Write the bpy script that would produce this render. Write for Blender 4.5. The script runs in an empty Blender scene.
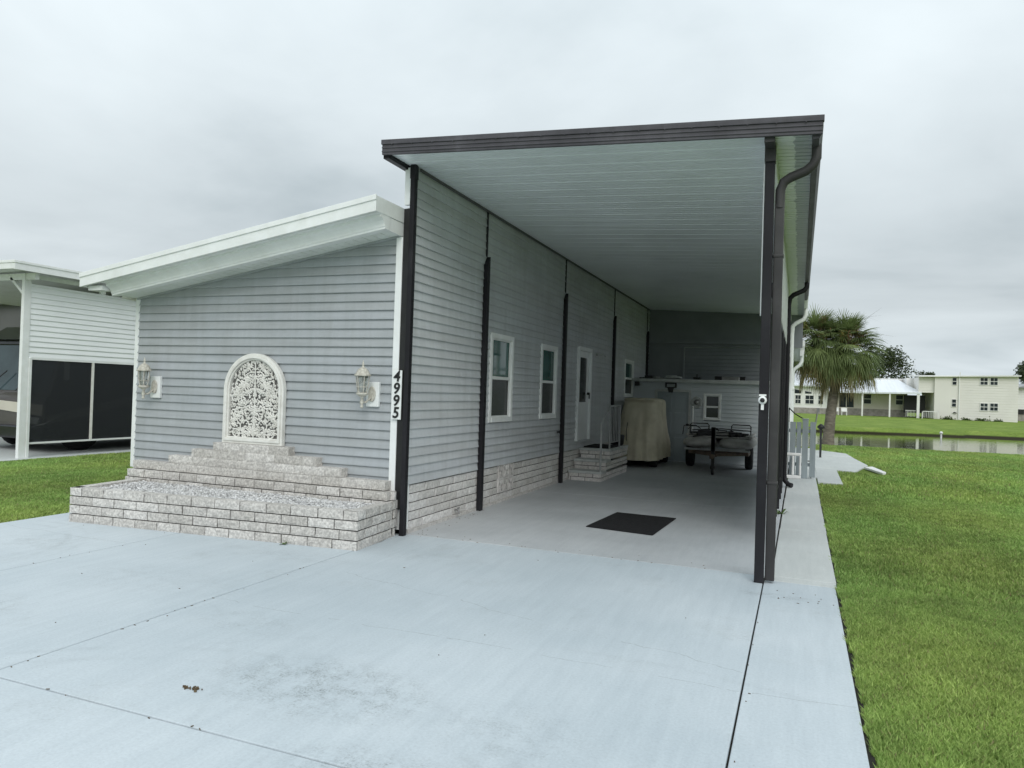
import bpy, bmesh, math, random
import numpy as np
from mathutils import Vector, Matrix, noise
S = bpy.context.scene
COL = S.collection
rnd = random.Random(11)
PI = math.pi

# ------------------------------------------------------------------ materials
def mat(name, c1, c2=None, scale=4.0, rough=0.6, bump=0.0, bscale=40.0, metallic=0.0, spec=0.4,
        c3=None, scale3=0.6, amt3=0.5, stretch=(1, 1, 1), rough2=None, detail=6):
    m = bpy.data.materials.new(name); m.use_nodes = True
    nt = m.node_tree; N = nt.nodes; Lk = nt.links
    b = N['Principled BSDF']
    b.inputs['Roughness'].default_value = rough
    b.inputs['Metallic'].default_value = metallic
    b.inputs['Specular IOR Level'].default_value = spec
    tc = N.new('ShaderNodeTexCoord'); mp = N.new('ShaderNodeMapping')
    mp.inputs['Scale'].default_value = stretch
    Lk.new(tc.outputs['Object'], mp.inputs['Vector'])
    c2 = c2 or tuple(x * 0.82 for x in c1)
    n1 = N.new('ShaderNodeTexNoise'); n1.inputs['Scale'].default_value = scale; n1.inputs['Detail'].default_value = detail
    Lk.new(mp.outputs['Vector'], n1.inputs['Vector'])
    rp = N.new('ShaderNodeValToRGB'); rp.color_ramp.elements[0].position = 0.35; rp.color_ramp.elements[1].position = 0.65
    rp.color_ramp.elements[0].color = (*c2, 1); rp.color_ramp.elements[1].color = (*c1, 1)
    Lk.new(n1.outputs['Fac'], rp.inputs['Fac'])
    out = rp.outputs['Color']
    if c3:
        n3 = N.new('ShaderNodeTexNoise'); n3.inputs['Scale'].default_value = scale3; n3.inputs['Detail'].default_value = 8
        n3.inputs['Roughness'].default_value = 0.65
        Lk.new(tc.outputs['Object'], n3.inputs['Vector'])
        r3 = N.new('ShaderNodeValToRGB'); r3.color_ramp.elements[0].position = 0.5; r3.color_ramp.elements[1].position = 0.72
        r3.color_ramp.elements[0].color = (0, 0, 0, 1); r3.color_ramp.elements[1].color = (amt3, amt3, amt3, 1)
        Lk.new(n3.outputs['Fac'], r3.inputs['Fac'])
        mx = N.new('ShaderNodeMixRGB'); mx.inputs['Color2'].default_value = (*c3, 1)
        Lk.new(r3.outputs['Color'], mx.inputs['Fac']); Lk.new(out, mx.inputs['Color1'])
        out = mx.outputs['Color']
    Lk.new(out, b.inputs['Base Color'])
    if bump:
        nb = N.new('ShaderNodeTexNoise'); nb.inputs['Scale'].default_value = bscale; nb.inputs['Detail'].default_value = 5
        Lk.new(mp.outputs['Vector'], nb.inputs['Vector'])
        bp = N.new('ShaderNodeBump'); bp.inputs['Strength'].default_value = bump; bp.inputs['Distance'].default_value = 0.01
        Lk.new(nb.outputs['Fac'], bp.inputs['Height']); Lk.new(bp.outputs['Normal'], b.inputs['Normal'])
    return m

def glassy(name, c, rough=0.04, spec=0.6, wav=0.0):
    m = mat(name, c, tuple(x * .6 for x in c), scale=1.5, rough=rough, spec=spec, bump=wav, bscale=2.0)
    return m

M = {}
M['siding_front'] = mat('grey_vinyl_siding', (.400, .424, .446), (.355, .376, .396), scale=1.2, rough=.5, spec=.35, bump=.10, bscale=90,
                        c3=(.31, .35, .37), scale3=.9, amt3=.35, stretch=(1, 1, 14))
M['siding_side'] = mat('side_vinyl_siding', (.575, .60, .625), (.515, .535, .56), scale=1.1, rough=.5, spec=.35, bump=.10, bscale=90,
                       c3=(.40, .405, .41), scale3=.7, amt3=.45, stretch=(1, 1, 10))
M['siding_shed'] = mat('shed_vinyl_siding', (.55, .59, .61), (.50, .54, .56), scale=1.1, rough=.5, bump=.08, bscale=90)
M['white'] = mat('white_aluminium_trim', (.85, .865, .86), (.80, .815, .81), scale=2.0, rough=.42, spec=.4, c3=(.60, .62, .60), scale3=1.6, amt3=.3, bump=.05, bscale=30)
M['clean_white'] = mat('clean_white_siding', (.88, .90, .90), (.84, .86, .86), scale=2, rough=.4)
M['steel_paint'] = mat('dull_grey_paint', (.42, .43, .43), (.34, .35, .35), scale=6, rough=.6)
M['soffit'] = mat('white_vented_soffit', (.80, .83, .80), (.74, .76, .73), scale=3, rough=.5, c3=(.42, .47, .40), scale3=2, amt3=.4)
M['brown'] = mat('dark_brown_aluminium', (.021, .0205, .024), (.015, .0145, .017), scale=5, rough=.5, spec=.18, c3=(.045, .044, .048), scale3=2.5, amt3=.4, stretch=(1, 1, .4))
M['brown_face'] = mat('weathered_brown_fascia', (.086, .082, .094), (.062, .059, .068), scale=3, rough=.5, spec=.3, c3=(.125, .12, .135), scale3=3, amt3=.5, stretch=(.5, 1, 6))
M['bronze'] = mat('bronze_downspout_paint', (.054, .052, .053), (.042, .0405, .0415), scale=3, rough=.5, spec=.25, c3=(.09, .088, .088), scale3=3, amt3=.4)
M['brick'] = mat('split_face_grey_brick', (.74, .715, .68), (.46, .44, .42), scale=42, rough=.9, spec=.15, bump=.8, bscale=110, c3=(.36, .345, .33), scale3=11, amt3=.45)
M['brick_side'] = mat('pale_skirting_brick', (.78, .76, .74), (.60, .58, .565), scale=30, rough=.9, spec=.15, bump=.7, bscale=110, c3=(.52, .50, .485), scale3=5, amt3=.5)
M['mortar'] = mat('dark_joint', (.045, .042, .04), (.03, .028, .027), scale=40, rough=.95, spec=.1)
M['gravel'] = mat('white_marble_chips', (.86, .86, .85), (.52, .52, .53), scale=22, rough=.75, spec=.3, c3=(.28, .28, .29), scale3=26, amt3=.5)
M['cream'] = mat('cream_plaster', (.80, .79, .75), (.72, .71, .67), scale=12, rough=.7, bump=.2, bscale=60, c3=(.40, .37, .31), scale3=5, amt3=.35)
M['cream_metal'] = mat('antique_cream_metal', (.62, .60, .53), (.40, .375, .32), scale=35, rough=.55, bump=.2, bscale=60)
M['recess'] = mat('grey_backing', (.20, .195, .185), (.13, .127, .12), scale=20, rough=.9)
M['black'] = mat('black_paint', (.018, .018, .019), (.012, .012, .012), scale=8, rough=.5)
M['rubber'] = mat('black_rubber', (.022, .022, .024), (.014, .014, .015), scale=30, rough=.85, bump=.6, bscale=200, spec=.25)
M['steel'] = mat('galvanised_steel', (.35, .35, .35), (.25, .25, .25), scale=9, rough=.45, metallic=.7)
M['rust'] = mat('rusted_brown_steel', (.16, .115, .085), (.09, .065, .05), scale=9, rough=.7)
M['canvas'] = mat('beige_canvas', (.64, .60, .47), (.55, .51, .39), scale=3, rough=.85, spec=.2, bump=.4, bscale=25, c3=(.24, .22, .16), scale3=2, amt3=.4)
M['boat'] = mat('grey_white_plastic_hull', (.44, .43, .41), (.32, .31, .295), scale=6, rough=.5, c3=(.22, .21, .19), scale3=4, amt3=.5)
M['orange'] = mat('faded_orange_strap', (.42, .17, .07), (.33, .14, .07), scale=9, rough=.7)
M['door'] = mat('blue_grey_door_paint', (.33, .375, .40), (.30, .345, .37), scale=3, rough=.45)
M['white_door'] = mat('white_door_paint', (.84, .86, .86), (.78, .80, .80), scale=3, rough=.4)
M['pane_green'] = glassy('green_reflection_pane', (.035, .13, .11), spec=.30)  # teal reflection on the upper panes put into the base colour
M['pane_dark'] = glassy('dark_screened_pane', (.03, .036, .036), rough=.18, spec=.25)
M['pane_clear'] = glassy('house_pane', (.035, .04, .045), rough=.10, spec=.25)
M['clear_glass'] = mat('lantern_glass', (.80, .83, .82), (.7, .72, .7), rough=.1)
M['clear_glass'].node_tree.nodes['Principled BSDF'].inputs['Transmission Weight'].default_value = .9
M['fence'] = mat('grey_painted_boards', (.30, .345, .365), (.25, .29, .31), scale=5, rough=.65, bump=.25, bscale=30, stretch=(4, 4, .5), c3=(.20, .23, .24), scale3=3, amt3=.5)
M['far_tan'] = mat('tan_siding', (.64, .59, .53), (.60, .55, .49), scale=.8, rough=.6)
M['far_cream'] = mat('cream_siding', (.76, .735, .69), (.71, .685, .645), scale=.4, rough=.6, c3=(.60, .58, .54), scale3=.3, amt3=.4)
M['far_white'] = mat('white_siding', (.80, .79, .77), (.74, .73, .71), scale=.6, rough=.5)
M['far_stone'] = mat('grey_stone_skirting', (.36, .33, .31), (.25, .23, .21), scale=3.5, rough=.9, bump=.5, bscale=6)
M['far_roof'] = mat('white_metal_roofing', (.78, .81, .85), (.70, .73, .77), scale=.6, rough=.3, stretch=(6, .3, 1), spec=.6)
M['far_grey'] = mat('grey_far_siding', (.12, .12, .12), (.09, .09, .09), scale=.6, rough=.6)
M['far_roof_grey'] = mat('grey_roof_edge', (.30, .31, .32), (.24, .25, .26), scale=.6, rough=.6)
M['bark'] = mat('palm_bark', (.24, .21, .175), (.13, .112, .092), scale=5, rough=.95, bump=.9, bscale=16, stretch=(1, 1, 3.0))
M['bark_tree'] = mat('tree_bark', (.10, .085, .07), (.06, .05, .04), scale=6, rough=.95, bump=.8, bscale=12)
M['rv_paint'] = mat('taupe_motorhome_paint', (.075, .065, .060), (.06, .052, .048), scale=2, rough=.2, spec=.6)
M['rv_cream'] = mat('cream_motorhome_paint', (.62, .58, .50), (.58, .54, .47), scale=2, rough=.2, spec=.6)
M['rv_dark'] = mat('black_motorhome_paint', (.020, .020, .026), (.015, .015, .018), scale=2, rough=.15, spec=.6)
M['rv_glass'] = glassy('blue_windscreen', (.05, .08, .09), rough=.05)
M['lamp_lens'] = mat('headlight_lens', (.7, .72, .72), (.55, .57, .57), scale=8, rough=.12)
M['chrome'] = mat('chrome', (.7, .7, .7), (.6, .6, .6), scale=5, rough=.15, metallic=1)
M['ledge'] = mat('deck_edge_paint', (.55, .57, .56), (.47, .49, .48), scale=6, rough=.6, c3=(.25, .25, .24), scale3=4, amt3=.5)
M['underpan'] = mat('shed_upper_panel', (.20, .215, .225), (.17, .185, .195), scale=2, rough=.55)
M['block_white'] = mat('white_masonry', (.80, .80, .79), (.72, .72, .71), scale=9, rough=.7, bump=.3, bscale=40)
M['leaf_debris'] = mat('dry_leaf', (.15, .11, .06), (.07, .05, .03), scale=30, rough=.9)
M['weed'] = mat('weed_leaf', (.10, .17, .035), (.06, .11, .02), scale=30, rough=.7)
M['dark_trim'] = mat('dark_wall_fixture', (.03, .03, .032), (.02, .02, .022), scale=9, rough=.5)
M['cardboard'] = mat('stored_box', (.30, .30, .29), (.22, .22, .21), scale=6, rough=.7)

def attr_leaf(name, rough=.55, trans=.3):
    m = bpy.data.materials.new(name); m.use_nodes = True
    nt = m.node_tree; b = nt.nodes['Principled BSDF']
    a = nt.nodes.new('ShaderNodeAttribute'); a.attribute_name = 'leafcol'
    nt.links.new(a.outputs['Color'], b.inputs['Base Color'])
    b.inputs['Roughness'].default_value = rough
    b.inputs['Specular IOR Level'].default_value = .25
    t = nt.nodes.new('ShaderNodeBsdfTranslucent'); nt.links.new(a.outputs['Color'], t.inputs['Color'])
    mx = nt.nodes.new('ShaderNodeMixShader'); mx.inputs[0].default_value = trans
    nt.links.new(b.outputs[0], mx.inputs[1]); nt.links.new(t.outputs[0], mx.inputs[2])
    nt.links.new(mx.outputs[0], nt.nodes['Material Output'].inputs['Surface'])
    return m
M['leaf'] = attr_leaf('foliage', .5, .25)
M['blade'] = attr_leaf('grass_blade', .6, .3)

def streaks(key, lo, hi, sc=(5, 5, .45)):
    m = M[key]; nt = m.node_tree; b = nt.nodes['Principled BSDF']; cur = b.inputs['Base Color'].links[0].from_socket
    tc = nt.nodes.new('ShaderNodeTexCoord'); mp = nt.nodes.new('ShaderNodeMapping'); mp.inputs['Scale'].default_value = sc
    n = nt.nodes.new('ShaderNodeTexNoise'); n.inputs['Scale'].default_value = 1.5; n.inputs['Detail'].default_value = 8; n.inputs['Roughness'].default_value = .7
    r = nt.nodes.new('ShaderNodeValToRGB'); r.color_ramp.elements[0].position = .32; r.color_ramp.elements[1].position = .62
    r.color_ramp.elements[0].color = (lo, lo, lo * .98, 1); r.color_ramp.elements[1].color = (hi, hi, hi, 1)
    mx = nt.nodes.new('ShaderNodeMixRGB'); mx.blend_type = 'MULTIPLY'; mx.inputs[0].default_value = 1
    L = nt.links.new; L(tc.outputs['Object'], mp.inputs[0]); L(mp.outputs[0], n.inputs['Vector']); L(n.outputs['Fac'], r.inputs['Fac']); L(cur, mx.inputs[1]); L(r.outputs[0], mx.inputs[2]); L(mx.outputs[0], b.inputs['Base Color'])
def per_piece(key, lo, hi):
    m = M[key]; nt = m.node_tree; b = nt.nodes['Principled BSDF']; cur = b.inputs['Base Color'].links[0].from_socket
    g = nt.nodes.new('ShaderNodeNewGeometry'); r = nt.nodes.new('ShaderNodeValToRGB')
    r.color_ramp.elements[0].color = (lo, lo * .99, lo * .97, 1); r.color_ramp.elements[1].color = (hi, hi, hi, 1)
    mx = nt.nodes.new('ShaderNodeMixRGB'); mx.blend_type = 'MULTIPLY'; mx.inputs[0].default_value = 1
    L = nt.links.new; L(g.outputs['Random Per Island'], r.inputs['Fac']); L(cur, mx.inputs[1]); L(r.outputs[0], mx.inputs[2]); L(mx.outputs[0], b.inputs['Base Color'])
streaks('siding_front', .90, 1.02); streaks('siding_side', .88, 1.02); streaks('white', .93, 1.02, (3, 3, 3)); streaks('brown_face', .85, 1.1, (6, 6, 1))
per_piece('siding_front', .975, 1.02); per_piece('siding_side', .97, 1.02); per_piece('brick', .84, 1.10); per_piece('brick_side', .86, 1.08); per_piece('gravel', .6, 1.1)
# ------------------------------------------------------------------ mesh builder
class B:
    def __init__(s): s.v = []; s.f = []; s.sm = []
    def add(s, vs, fs, smooth=False):
        o = len(s.v); s.v += [tuple(p) for p in vs]
        s.f += [tuple(i + o for i in f) for f in fs]; s.sm += [smooth] * len(fs); return s
    def box(s, x0, x1, y0, y1, z0, z1, rot=None, piv=None):
        vs = [(x, y, z) for z in (z0, z1) for y in (y0, y1) for x in (x0, x1)]
        if rot is not None:
            R_ = rot; P = Vector(piv if piv else ((x0+x1)/2, (y0+y1)/2, (z0+z1)/2))
            vs = [tuple(R_ @ (Vector(p) - P) + P) for p in vs]
        return s.add(vs, [(0, 2, 3, 1), (4, 5, 7, 6), (0, 1, 5, 4), (1, 3, 7, 5), (3, 2, 6, 7), (2, 0, 4, 6)])
    def hexa(s, b4, t4):
        """bottom 4 (ccw from above) and top 4 corners"""
        return s.add(list(b4) + list(t4), [(3, 2, 1, 0), (4, 5, 6, 7), (0, 1, 5, 4), (1, 2, 6, 5), (2, 3, 7, 6), (3, 0, 4, 7)])
    def bar(s, a, b, w, h=None, up=(0, 0, 1)):
        a = Vector(a); b = Vector(b); h = h or w; d = (b - a).normalized(); up = Vector(up)
        if abs(d.dot(up)) > .95: up = Vector((0, 1, 0))
        r = d.cross(up).normalized(); u = r.cross(d)
        vs = [tuple(p + r * (i * w / 2) + u * (j * h / 2)) for p in (a, b) for j in (-1, 1) for i in (-1, 1)]
        return s.add(vs, [(0, 2, 3, 1), (4, 5, 7, 6), (0, 1, 5, 4), (1, 3, 7, 5), (3, 2, 6, 7), (2, 0, 4, 6)])
    def tube(s, pts, r, n=8, caps=True, flat=1.0):
        pts = [Vector(p) for p in pts]; rs = r if isinstance(r, (list, tuple)) else [r] * len(pts)
        vs = []; fs = []
        prev = None
        for i, p in enumerate(pts):
            d = (pts[min(i + 1, len(pts) - 1)] - pts[max(i - 1, 0)]).normalized()
            if prev is None:
                a = Vector((0, 0, 1)) if abs(d.z) < .9 else Vector((1, 0, 0))
                u = d.cross(a).normalized()
            else:
                u = (prev - d * prev.dot(d)).normalized()
            prev = u; w = d.cross(u)
            for k in range(n):
                t = 2 * PI * k / n
                vs.append(tuple(p + u * math.cos(t) * rs[i] + w * math.sin(t) * rs[i] * flat))
        for i in range(len(pts) - 1):
            for k in range(n):
                fs.append((i*n+k, i*n+(k+1) % n, (i+1)*n+(k+1) % n, (i+1)*n+k))
        s.add(vs, fs, True)
        if caps:
            m = len(pts) - 1
            s.add([vs[k] for k in range(n)][::-1], [tuple(range(n))])
            s.add([vs[m*n+k] for k in range(n)], [tuple(range(n))])
        return s
    def lathe(s, cx, cy, prof, n=16, axis='z', smooth=True):
        vs = []; fs = []
        for (r, h) in prof:
            for k in range(n):
                t = 2 * PI * k / n; a = r * math.cos(t); b = r * math.sin(t)
                vs.append((cx + a, cy + b, h) if axis == 'z' else ((h, cx + a, cy + b) if axis == 'x' else (cx + a, h, cy + b)))
        m = len(prof)
        for i in range(m - 1):
            for k in range(n):
                fs.append((i*n+k, i*n+(k+1) % n, (i+1)*n+(k+1) % n, (i+1)*n+k))
        fs.append(tuple(range(n))[::-1]); fs.append(tuple((m-1)*n+k for k in range(n)))
        return s.add(vs, fs, smooth)
    def prism(s, poly, axis, a, b):
        """poly in the 2 remaining axes, extruded from a to b along axis"""
        def P(u, v, w): return {'x': (w, u, v), 'y': (u, w, v), 'z': (u, v, w)}[axis]
        n = len(poly)
        vs = [P(u, v, a) for u, v in poly] + [P(u, v, b) for u, v in poly]
        fs = [tuple(range(n))[::-1], tuple(range(n, 2*n))] + [(i, (i+1) % n, n+(i+1) % n, n+i) for i in range(n)]
        return s.add(vs, fs)
    def mesh(s, name):
        me = bpy.data.meshes.new(name); me.from_pydata(s.v, [], s.f)
        me.polygons.foreach_set('use_smooth', s.sm); me.update()
        return me
    def build(s, name, m, parent=None, bevel=0, recalc=True, clip=None):
        me = s.mesh(name)
        bm = bmesh.new(); bm.from_mesh(me)
        if clip:
            for co, no in clip:
                bmesh.ops.bisect_plane(bm, geom=bm.verts[:] + bm.edges[:] + bm.faces[:], plane_co=co, plane_no=no, clear_outer=True)
        if recalc: bmesh.ops.recalc_face_normals(bm, faces=bm.faces)
        bm.to_mesh(me); bm.free()
        return link(name, me, m, parent, bevel)

def link(name, me, m, parent=None, bevel=0):
    o = bpy.data.objects.new(name, me); COL.objects.link(o)
    if m: me.materials.append(m)
    if parent:
        o.parent = parent
        o.matrix_parent_inverse = Matrix.Translation(-Vector(parent.location))
        # keep plain transforms: shift mesh so that identity inverse works
        o.matrix_parent_inverse = Matrix.Identity(4)
        me.transform(Matrix.Translation(-world_loc(parent)))
    if bevel:
        bv = o.modifiers.new('bevel', 'BEVEL'); bv.width = bevel; bv.segments = 2; bv.limit_method = 'ANGLE'
    return o
def world_loc(o):
    v = Vector(o.location)
    while o.parent: o = o.parent; v += Vector(o.location)
    return v
def tag(o, label=None, cat=None, group=None, kind=None):
    if label: o['label'] = label
    if cat: o['category'] = cat
    if group: o['group'] = group
    if kind: o['kind'] = kind
    return o
def thing(name, label, cat, loc=(0, 0, 0), group=None):
    o = bpy.data.objects.new(name, None); COL.objects.link(o); o.location = loc
    o.empty_display_size = .2
    return tag(o, label, cat, group)
def copy_tree(o, parent=None):
    c = o.copy(); COL.objects.link(c); c.parent = parent
    for ch in list(o.children): copy_tree(ch, c)
    return c

# ------------------------------------------------------------------ generic pieces
def siding_courses(Bd, u0, u1, z0, z1, plane, axis, out, pitch=.1025, holes=(), proj=.020, seam=None):
    """lapped courses; axis 'x': runs along X, face at y=plane, out=-1 faces -Y; axis 'y': runs along Y, face at x=plane"""
    z = z0; k = 0
    while z < z1 - .001:
        zt = min(z + pitch, z1)
        spans = [(u0, u1)]
        zm0, zm1 = z, zt
        for (h0, h1, hz0, hz1) in holes:
            if hz0 < (zm0 + zm1) / 2 < hz1:
                ns = []
                for a, b in spans:
                    if h1 <= a or h0 >= b: ns.append((a, b)); continue
                    if h0 > a: ns.append((a, h0))
                    if h1 < b: ns.append((h1, b))
                spans = ns
        ej = rnd.uniform(-.0012, .0012)
        for a, b in spans:
            cuts = [a]
            if seam:
                t = a + rnd.uniform(.3, 1) * seam
                while t < b - .4:
                    cuts.append(t); t += seam * rnd.uniform(.85, 1.15)
            cuts.append(b)
            for i in range(len(cuts) - 1):
                c0, c1 = cuts[i], cuts[i + 1]
                e = .003 * (i % 2) + ej
                pr = [(0.0, zt), (proj * .12, zt), (proj + e, z + .010), (proj + e, z + .0), (0.0, z)]
                vs = []
                for u in (c0, c1):
                    for (d, zz) in pr:
                        vs.append((u, plane + out * d, zz) if axis == 'x' else (plane + out * d, u, zz))
                Bd.add(vs, [(0, 1, 6, 5), (1, 2, 7, 6), (2, 3, 8, 7), (3, 4, 9, 8), (0, 4, 3, 2, 1), (5, 6, 7, 8, 9)])
        z = zt; k += 1

def brick_run(Bb, Bm, p0, p1, z0, courses, ch=.1, bl=.295, depth=.07, gap=.0105, rough=.0055, offs=None, top_slack=0):
    """rough faced bricks from p0 to p1 (xy) seen from the right-hand side of the direction"""
    a = Vector((p0[0], p0[1], 0)); b = Vector((p1[0], p1[1], 0)); L = (b - a).length; u = (b - a) / L
    n = Vector((u.y, -u.x, 0))
    for c in range(courses):
        zb = z0 + c * ch
        t = -bl * (rnd.uniform(.3, .6) if c % 2 else rnd.uniform(.85, 1.0)) if offs is None else offs[c % len(offs)]
        while t < L:
            ln = bl * rnd.uniform(.9, 1.08)
            s0 = max(t, 0) + gap / 2; s1 = min(t + ln, L) - gap / 2; t += ln
            if s1 - s0 < .02: continue
            nx, nz = max(2, int((s1 - s0) / .026)), 4
            sd = rnd.uniform(0, 100); tilt = rnd.uniform(-.002, .003)
            g0 = (0 if (top_slack and c == courses-1) else gap)
            zt = zb + ch - g0
            vs = []; fs = []
            for j in range(nz + 1):
                for i in range(nx + 1):
                    s = s0 + (s1 - s0) * i / nx; z = zb + (zt - zb) * j / nz
                    edge = (i in (0, nx)) or (j in (0, nz))
                    d = noise.noise(Vector((s * 11 + sd, z * 16, sd))) * rough * 1.3 + noise.noise(Vector((s * 40, z * 40, sd))) * rough * .6 + tilt
                    if edge: d -= .004
                    p = a + u * s + n * d; vs.append((p.x, p.y, z))
            for j in range(nz):
                for i in range(nx):
                    q = j * (nx + 1) + i; fs.append((q, q + 1, q + nx + 2, q + nx + 1))
            o = len(vs)
            for (s, z) in ((s0, zb), (s1, zb), (s1, zt), (s0, zt)):
                p = a + u * s - n * depth; vs.append((p.x, p.y, z))
            W = nx + 1
            bot = list(range(nx + 1)); top = [nz * W + i for i in range(nx + 1)]
            lef = [j * W for j in range(nz + 1)]; rig = [j * W + nx for j in range(nz + 1)]
            fs.append(tuple([o, o + 1] + bot[::-1])); fs.append(tuple([o + 3] + top + [o + 2]) [::-1]); fs.append((o, o + 3, o + 2, o + 1))
            fs.append(tuple([o] + lef + [o + 3])); fs.append(tuple([o + 1] + rig + [o + 2])[::-1])
            Bb.add(vs, fs)
    # joint backing
    if Bm is None: return
    q = [a + u * .03 - n * (depth - .004), b - u * .03 - n * (depth - .004), b - u * .03 - n * .014, a + u * .03 - n * .014]
    z1 = z0 + courses * ch - .012
    Bm.hexa([(p.x, p.y, z0) for p in q][::-1], [(p.x, p.y, z1) for p in q][::-1])

def win(parent, name, axis, plane, out, u0, u1, z0, z1, upper='pane_green', lower='pane_dark', fw=.055, grid=False):
    """a framed single-hung window as a part with sub-parts"""
    def bx(Bd, a, b, c, d, e, f):
        lo, hi = sorted((plane + out * c, plane + out * d))
        if axis == 'x': Bd.box(a, b, lo, hi, e, f)
        else: Bd.box(lo, hi, a, b, e, f)
    F = B()
    bx(F, u0, u0 + fw, -.03, .035, z0, z1); bx(F, u1 - fw, u1, -.03, .035, z0, z1)
    bx(F, u0 + fw, u1 - fw, -.03, .035, z1 - fw, z1); bx(F, u0 + fw, u1 - fw, -.03, .042, z0, z0 + fw)
    zm = (z0 + z1) / 2
    fr = F.build(name, M['white'], parent, bevel=.004)
    G = B(); bx(G, u0 + fw, u1 - fw, -.006, .014, zm - .022, zm + .022)
    g = .022
    bx(G, u0 + fw, u0 + fw + g, -.012, .008, z0 + fw, z1 - fw); bx(G, u1 - fw - g, u1 - fw, -.012, .008, z0 + fw, z1 - fw)
    bx(G, u0 + fw + g, u1 - fw - g, -.012, .008, z0 + fw, z0 + fw + g); bx(G, u0 + fw + g, u1 - fw - g, -.012, .008, z1 - fw - g, z1 - fw)
    if grid:
        um = (u0 + u1) / 2
        bx(G, um - .012, um + .012, -.012, .006, z0 + fw + g, zm - .022); bx(G, um - .012, um + .012, -.012, .006, zm + .022, z1 - fw - g)
        for zz in ((z0 + zm) / 2, (z1 + zm) / 2):
            bx(G, u0 + fw + g, um - .012, -.012, .006, zz - .012, zz + .012); bx(G, um + .012, u1 - fw - g, -.012, .006, zz - .012, zz + .012)
    G.build('sash', M['white'], fr)
    P = B(); bx(P, u0 + fw * .5, u1 - fw * .5, -.028, -.016, zm, z1 - fw * .5); P.build('pane', M[upper], fr)
    P = B(); bx(P, u0 + fw * .5, u1 - fw * .5, -.028, -.016, z0 + fw * .5, zm); P.build('pane', M[lower], fr)
    return fr

# ================================================================== CAMERA
q_y, q_p, q_r, q_f = 0.37813712, 0.01139586, 0.03178114, 724.45
fwd = Vector((-math.sin(q_y) * math.cos(q_p), math.cos(q_y) * math.cos(q_p), math.sin(q_p)))
rt = Vector((math.cos(q_y), math.sin(q_y), 0)); up = rt.cross(fwd)
r2 = rt * math.cos(q_r) + up * math.sin(q_r); u2 = -rt * math.sin(q_r) + up * math.cos(q_r)
cam = bpy.data.objects.new('camera', bpy.data.cameras.new('camera')); COL.objects.link(cam)
mw = Matrix.Identity(4)
for i in range(3):
    mw[i][0] = r2[i]; mw[i][1] = u2[i]; mw[i][2] = -fwd[i]
mw[0][3], mw[1][3], mw[2][3] = 0, 0, 1.6
cam.matrix_world = mw
cam.data.sensor_width = 36; cam.data.lens = q_f * 36 / 1024; cam.data.clip_start = .05; cam.data.clip_end = 3000
S.camera = cam

# ================================================================== LIGHT / SKY
EL, AZ = math.radians(38), math.radians(152)     # soft overcast sun, high, from behind the camera
w = bpy.data.worlds.new('World'); S.world = w; w.use_nodes = True
nt = w.node_tree; N = nt.nodes; Lk = nt.links
bg = N['Background']
sky = N.new('ShaderNodeTexSky'); sky.sky_type = 'NISHITA'; sky.sun_disc = False
sky.sun_elevation = EL; sky.sun_rotation = AZ; sky.air_density = 1.2; sky.dust_density = 4.0
tc = N.new('ShaderNodeTexCoord'); sep = N.new('ShaderNodeSeparateXYZ'); Lk.new(tc.outputs['Generated'], sep.inputs[0])
def MN(op, a, b=None, clamp=False):
    n = N.new('ShaderNodeMath'); n.operation = op; n.use_clamp = clamp
    for i, x in enumerate((a, b)):
        if x is None: continue
        if isinstance(x, (int, float)): n.inputs[i].default_value = x
        else: Lk.new(x, n.inputs[i])
    return n.outputs[0]
zc = MN('MAXIMUM', sep.outputs['Z'], 0.0); zp = MN('ADD', zc, .16)
cx = MN('DIVIDE', sep.outputs['X'], zp); cy = MN('DIVIDE', sep.outputs['Y'], zp)
cmb = N.new('ShaderNodeCombineXYZ'); Lk.new(cx, cmb.inputs[0]); Lk.new(cy, cmb.inputs[1])
n1 = N.new('ShaderNodeTexNoise'); n1.inputs['Scale'].default_value = .75; n1.inputs['Detail'].default_value = 7; n1.inputs['Roughness'].default_value = .5
n1.inputs['Distortion'].default_value = .35
Lk.new(cmb.outputs[0], n1.inputs['Vector'])
cr = N.new('ShaderNodeValToRGB'); e = cr.color_ramp.elements
e[0].position = .30; e[0].color = (.46, .53, .565, 1)
e[1].position = .66; e[1].color = (.76, .835, .87, 1)
x = e.new(.47); x.color = (.63, .70, .735, 1)
Lk.new(n1.outputs['Fac'], cr.inputs['Fac'])
# brighter toward the zenith as an overcast sky is, and a paler band low on the horizon
gr = N.new('ShaderNodeValToRGB'); g = gr.color_ramp.elements
g[0].position = 0.0; g[0].color = (1.12, 1.12, 1.12, 1); g[1].position = 1.0; g[1].color = (1.55, 1.55, 1.55, 1)
for pos, vv in ((.045, 1.0), (.12, .84), (.28, .97), (.45, 1.14), (.7, 1.42)):
    x = g.new(pos); x.color = (vv, vv, vv, 1)
Lk.new(zc, gr.inputs['Fac'])
mul = N.new('ShaderNodeMixRGB'); mul.blend_type = 'MULTIPLY'; mul.inputs[0].default_value = 1
Lk.new(cr.outputs[0], mul.inputs[1]); Lk.new(gr.outputs[0], mul.inputs[2])
bg2 = N.new('ShaderNodeBackground'); Lk.new(mul.outputs[0], bg2.inputs[0]); bg2.inputs[1].default_value = 1.16
Lk.new(sky.outputs[0], bg.inputs[0]); bg.inputs[1].default_value = .05
mxs = N.new('ShaderNodeMixShader'); mxs.inputs[0].default_value = .93
Lk.new(bg.outputs[0], mxs.inputs[1]); Lk.new(bg2.outputs[0], mxs.inputs[2])
Lk.new(mxs.outputs[0], N['World Output'].inputs['Surface'])
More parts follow.
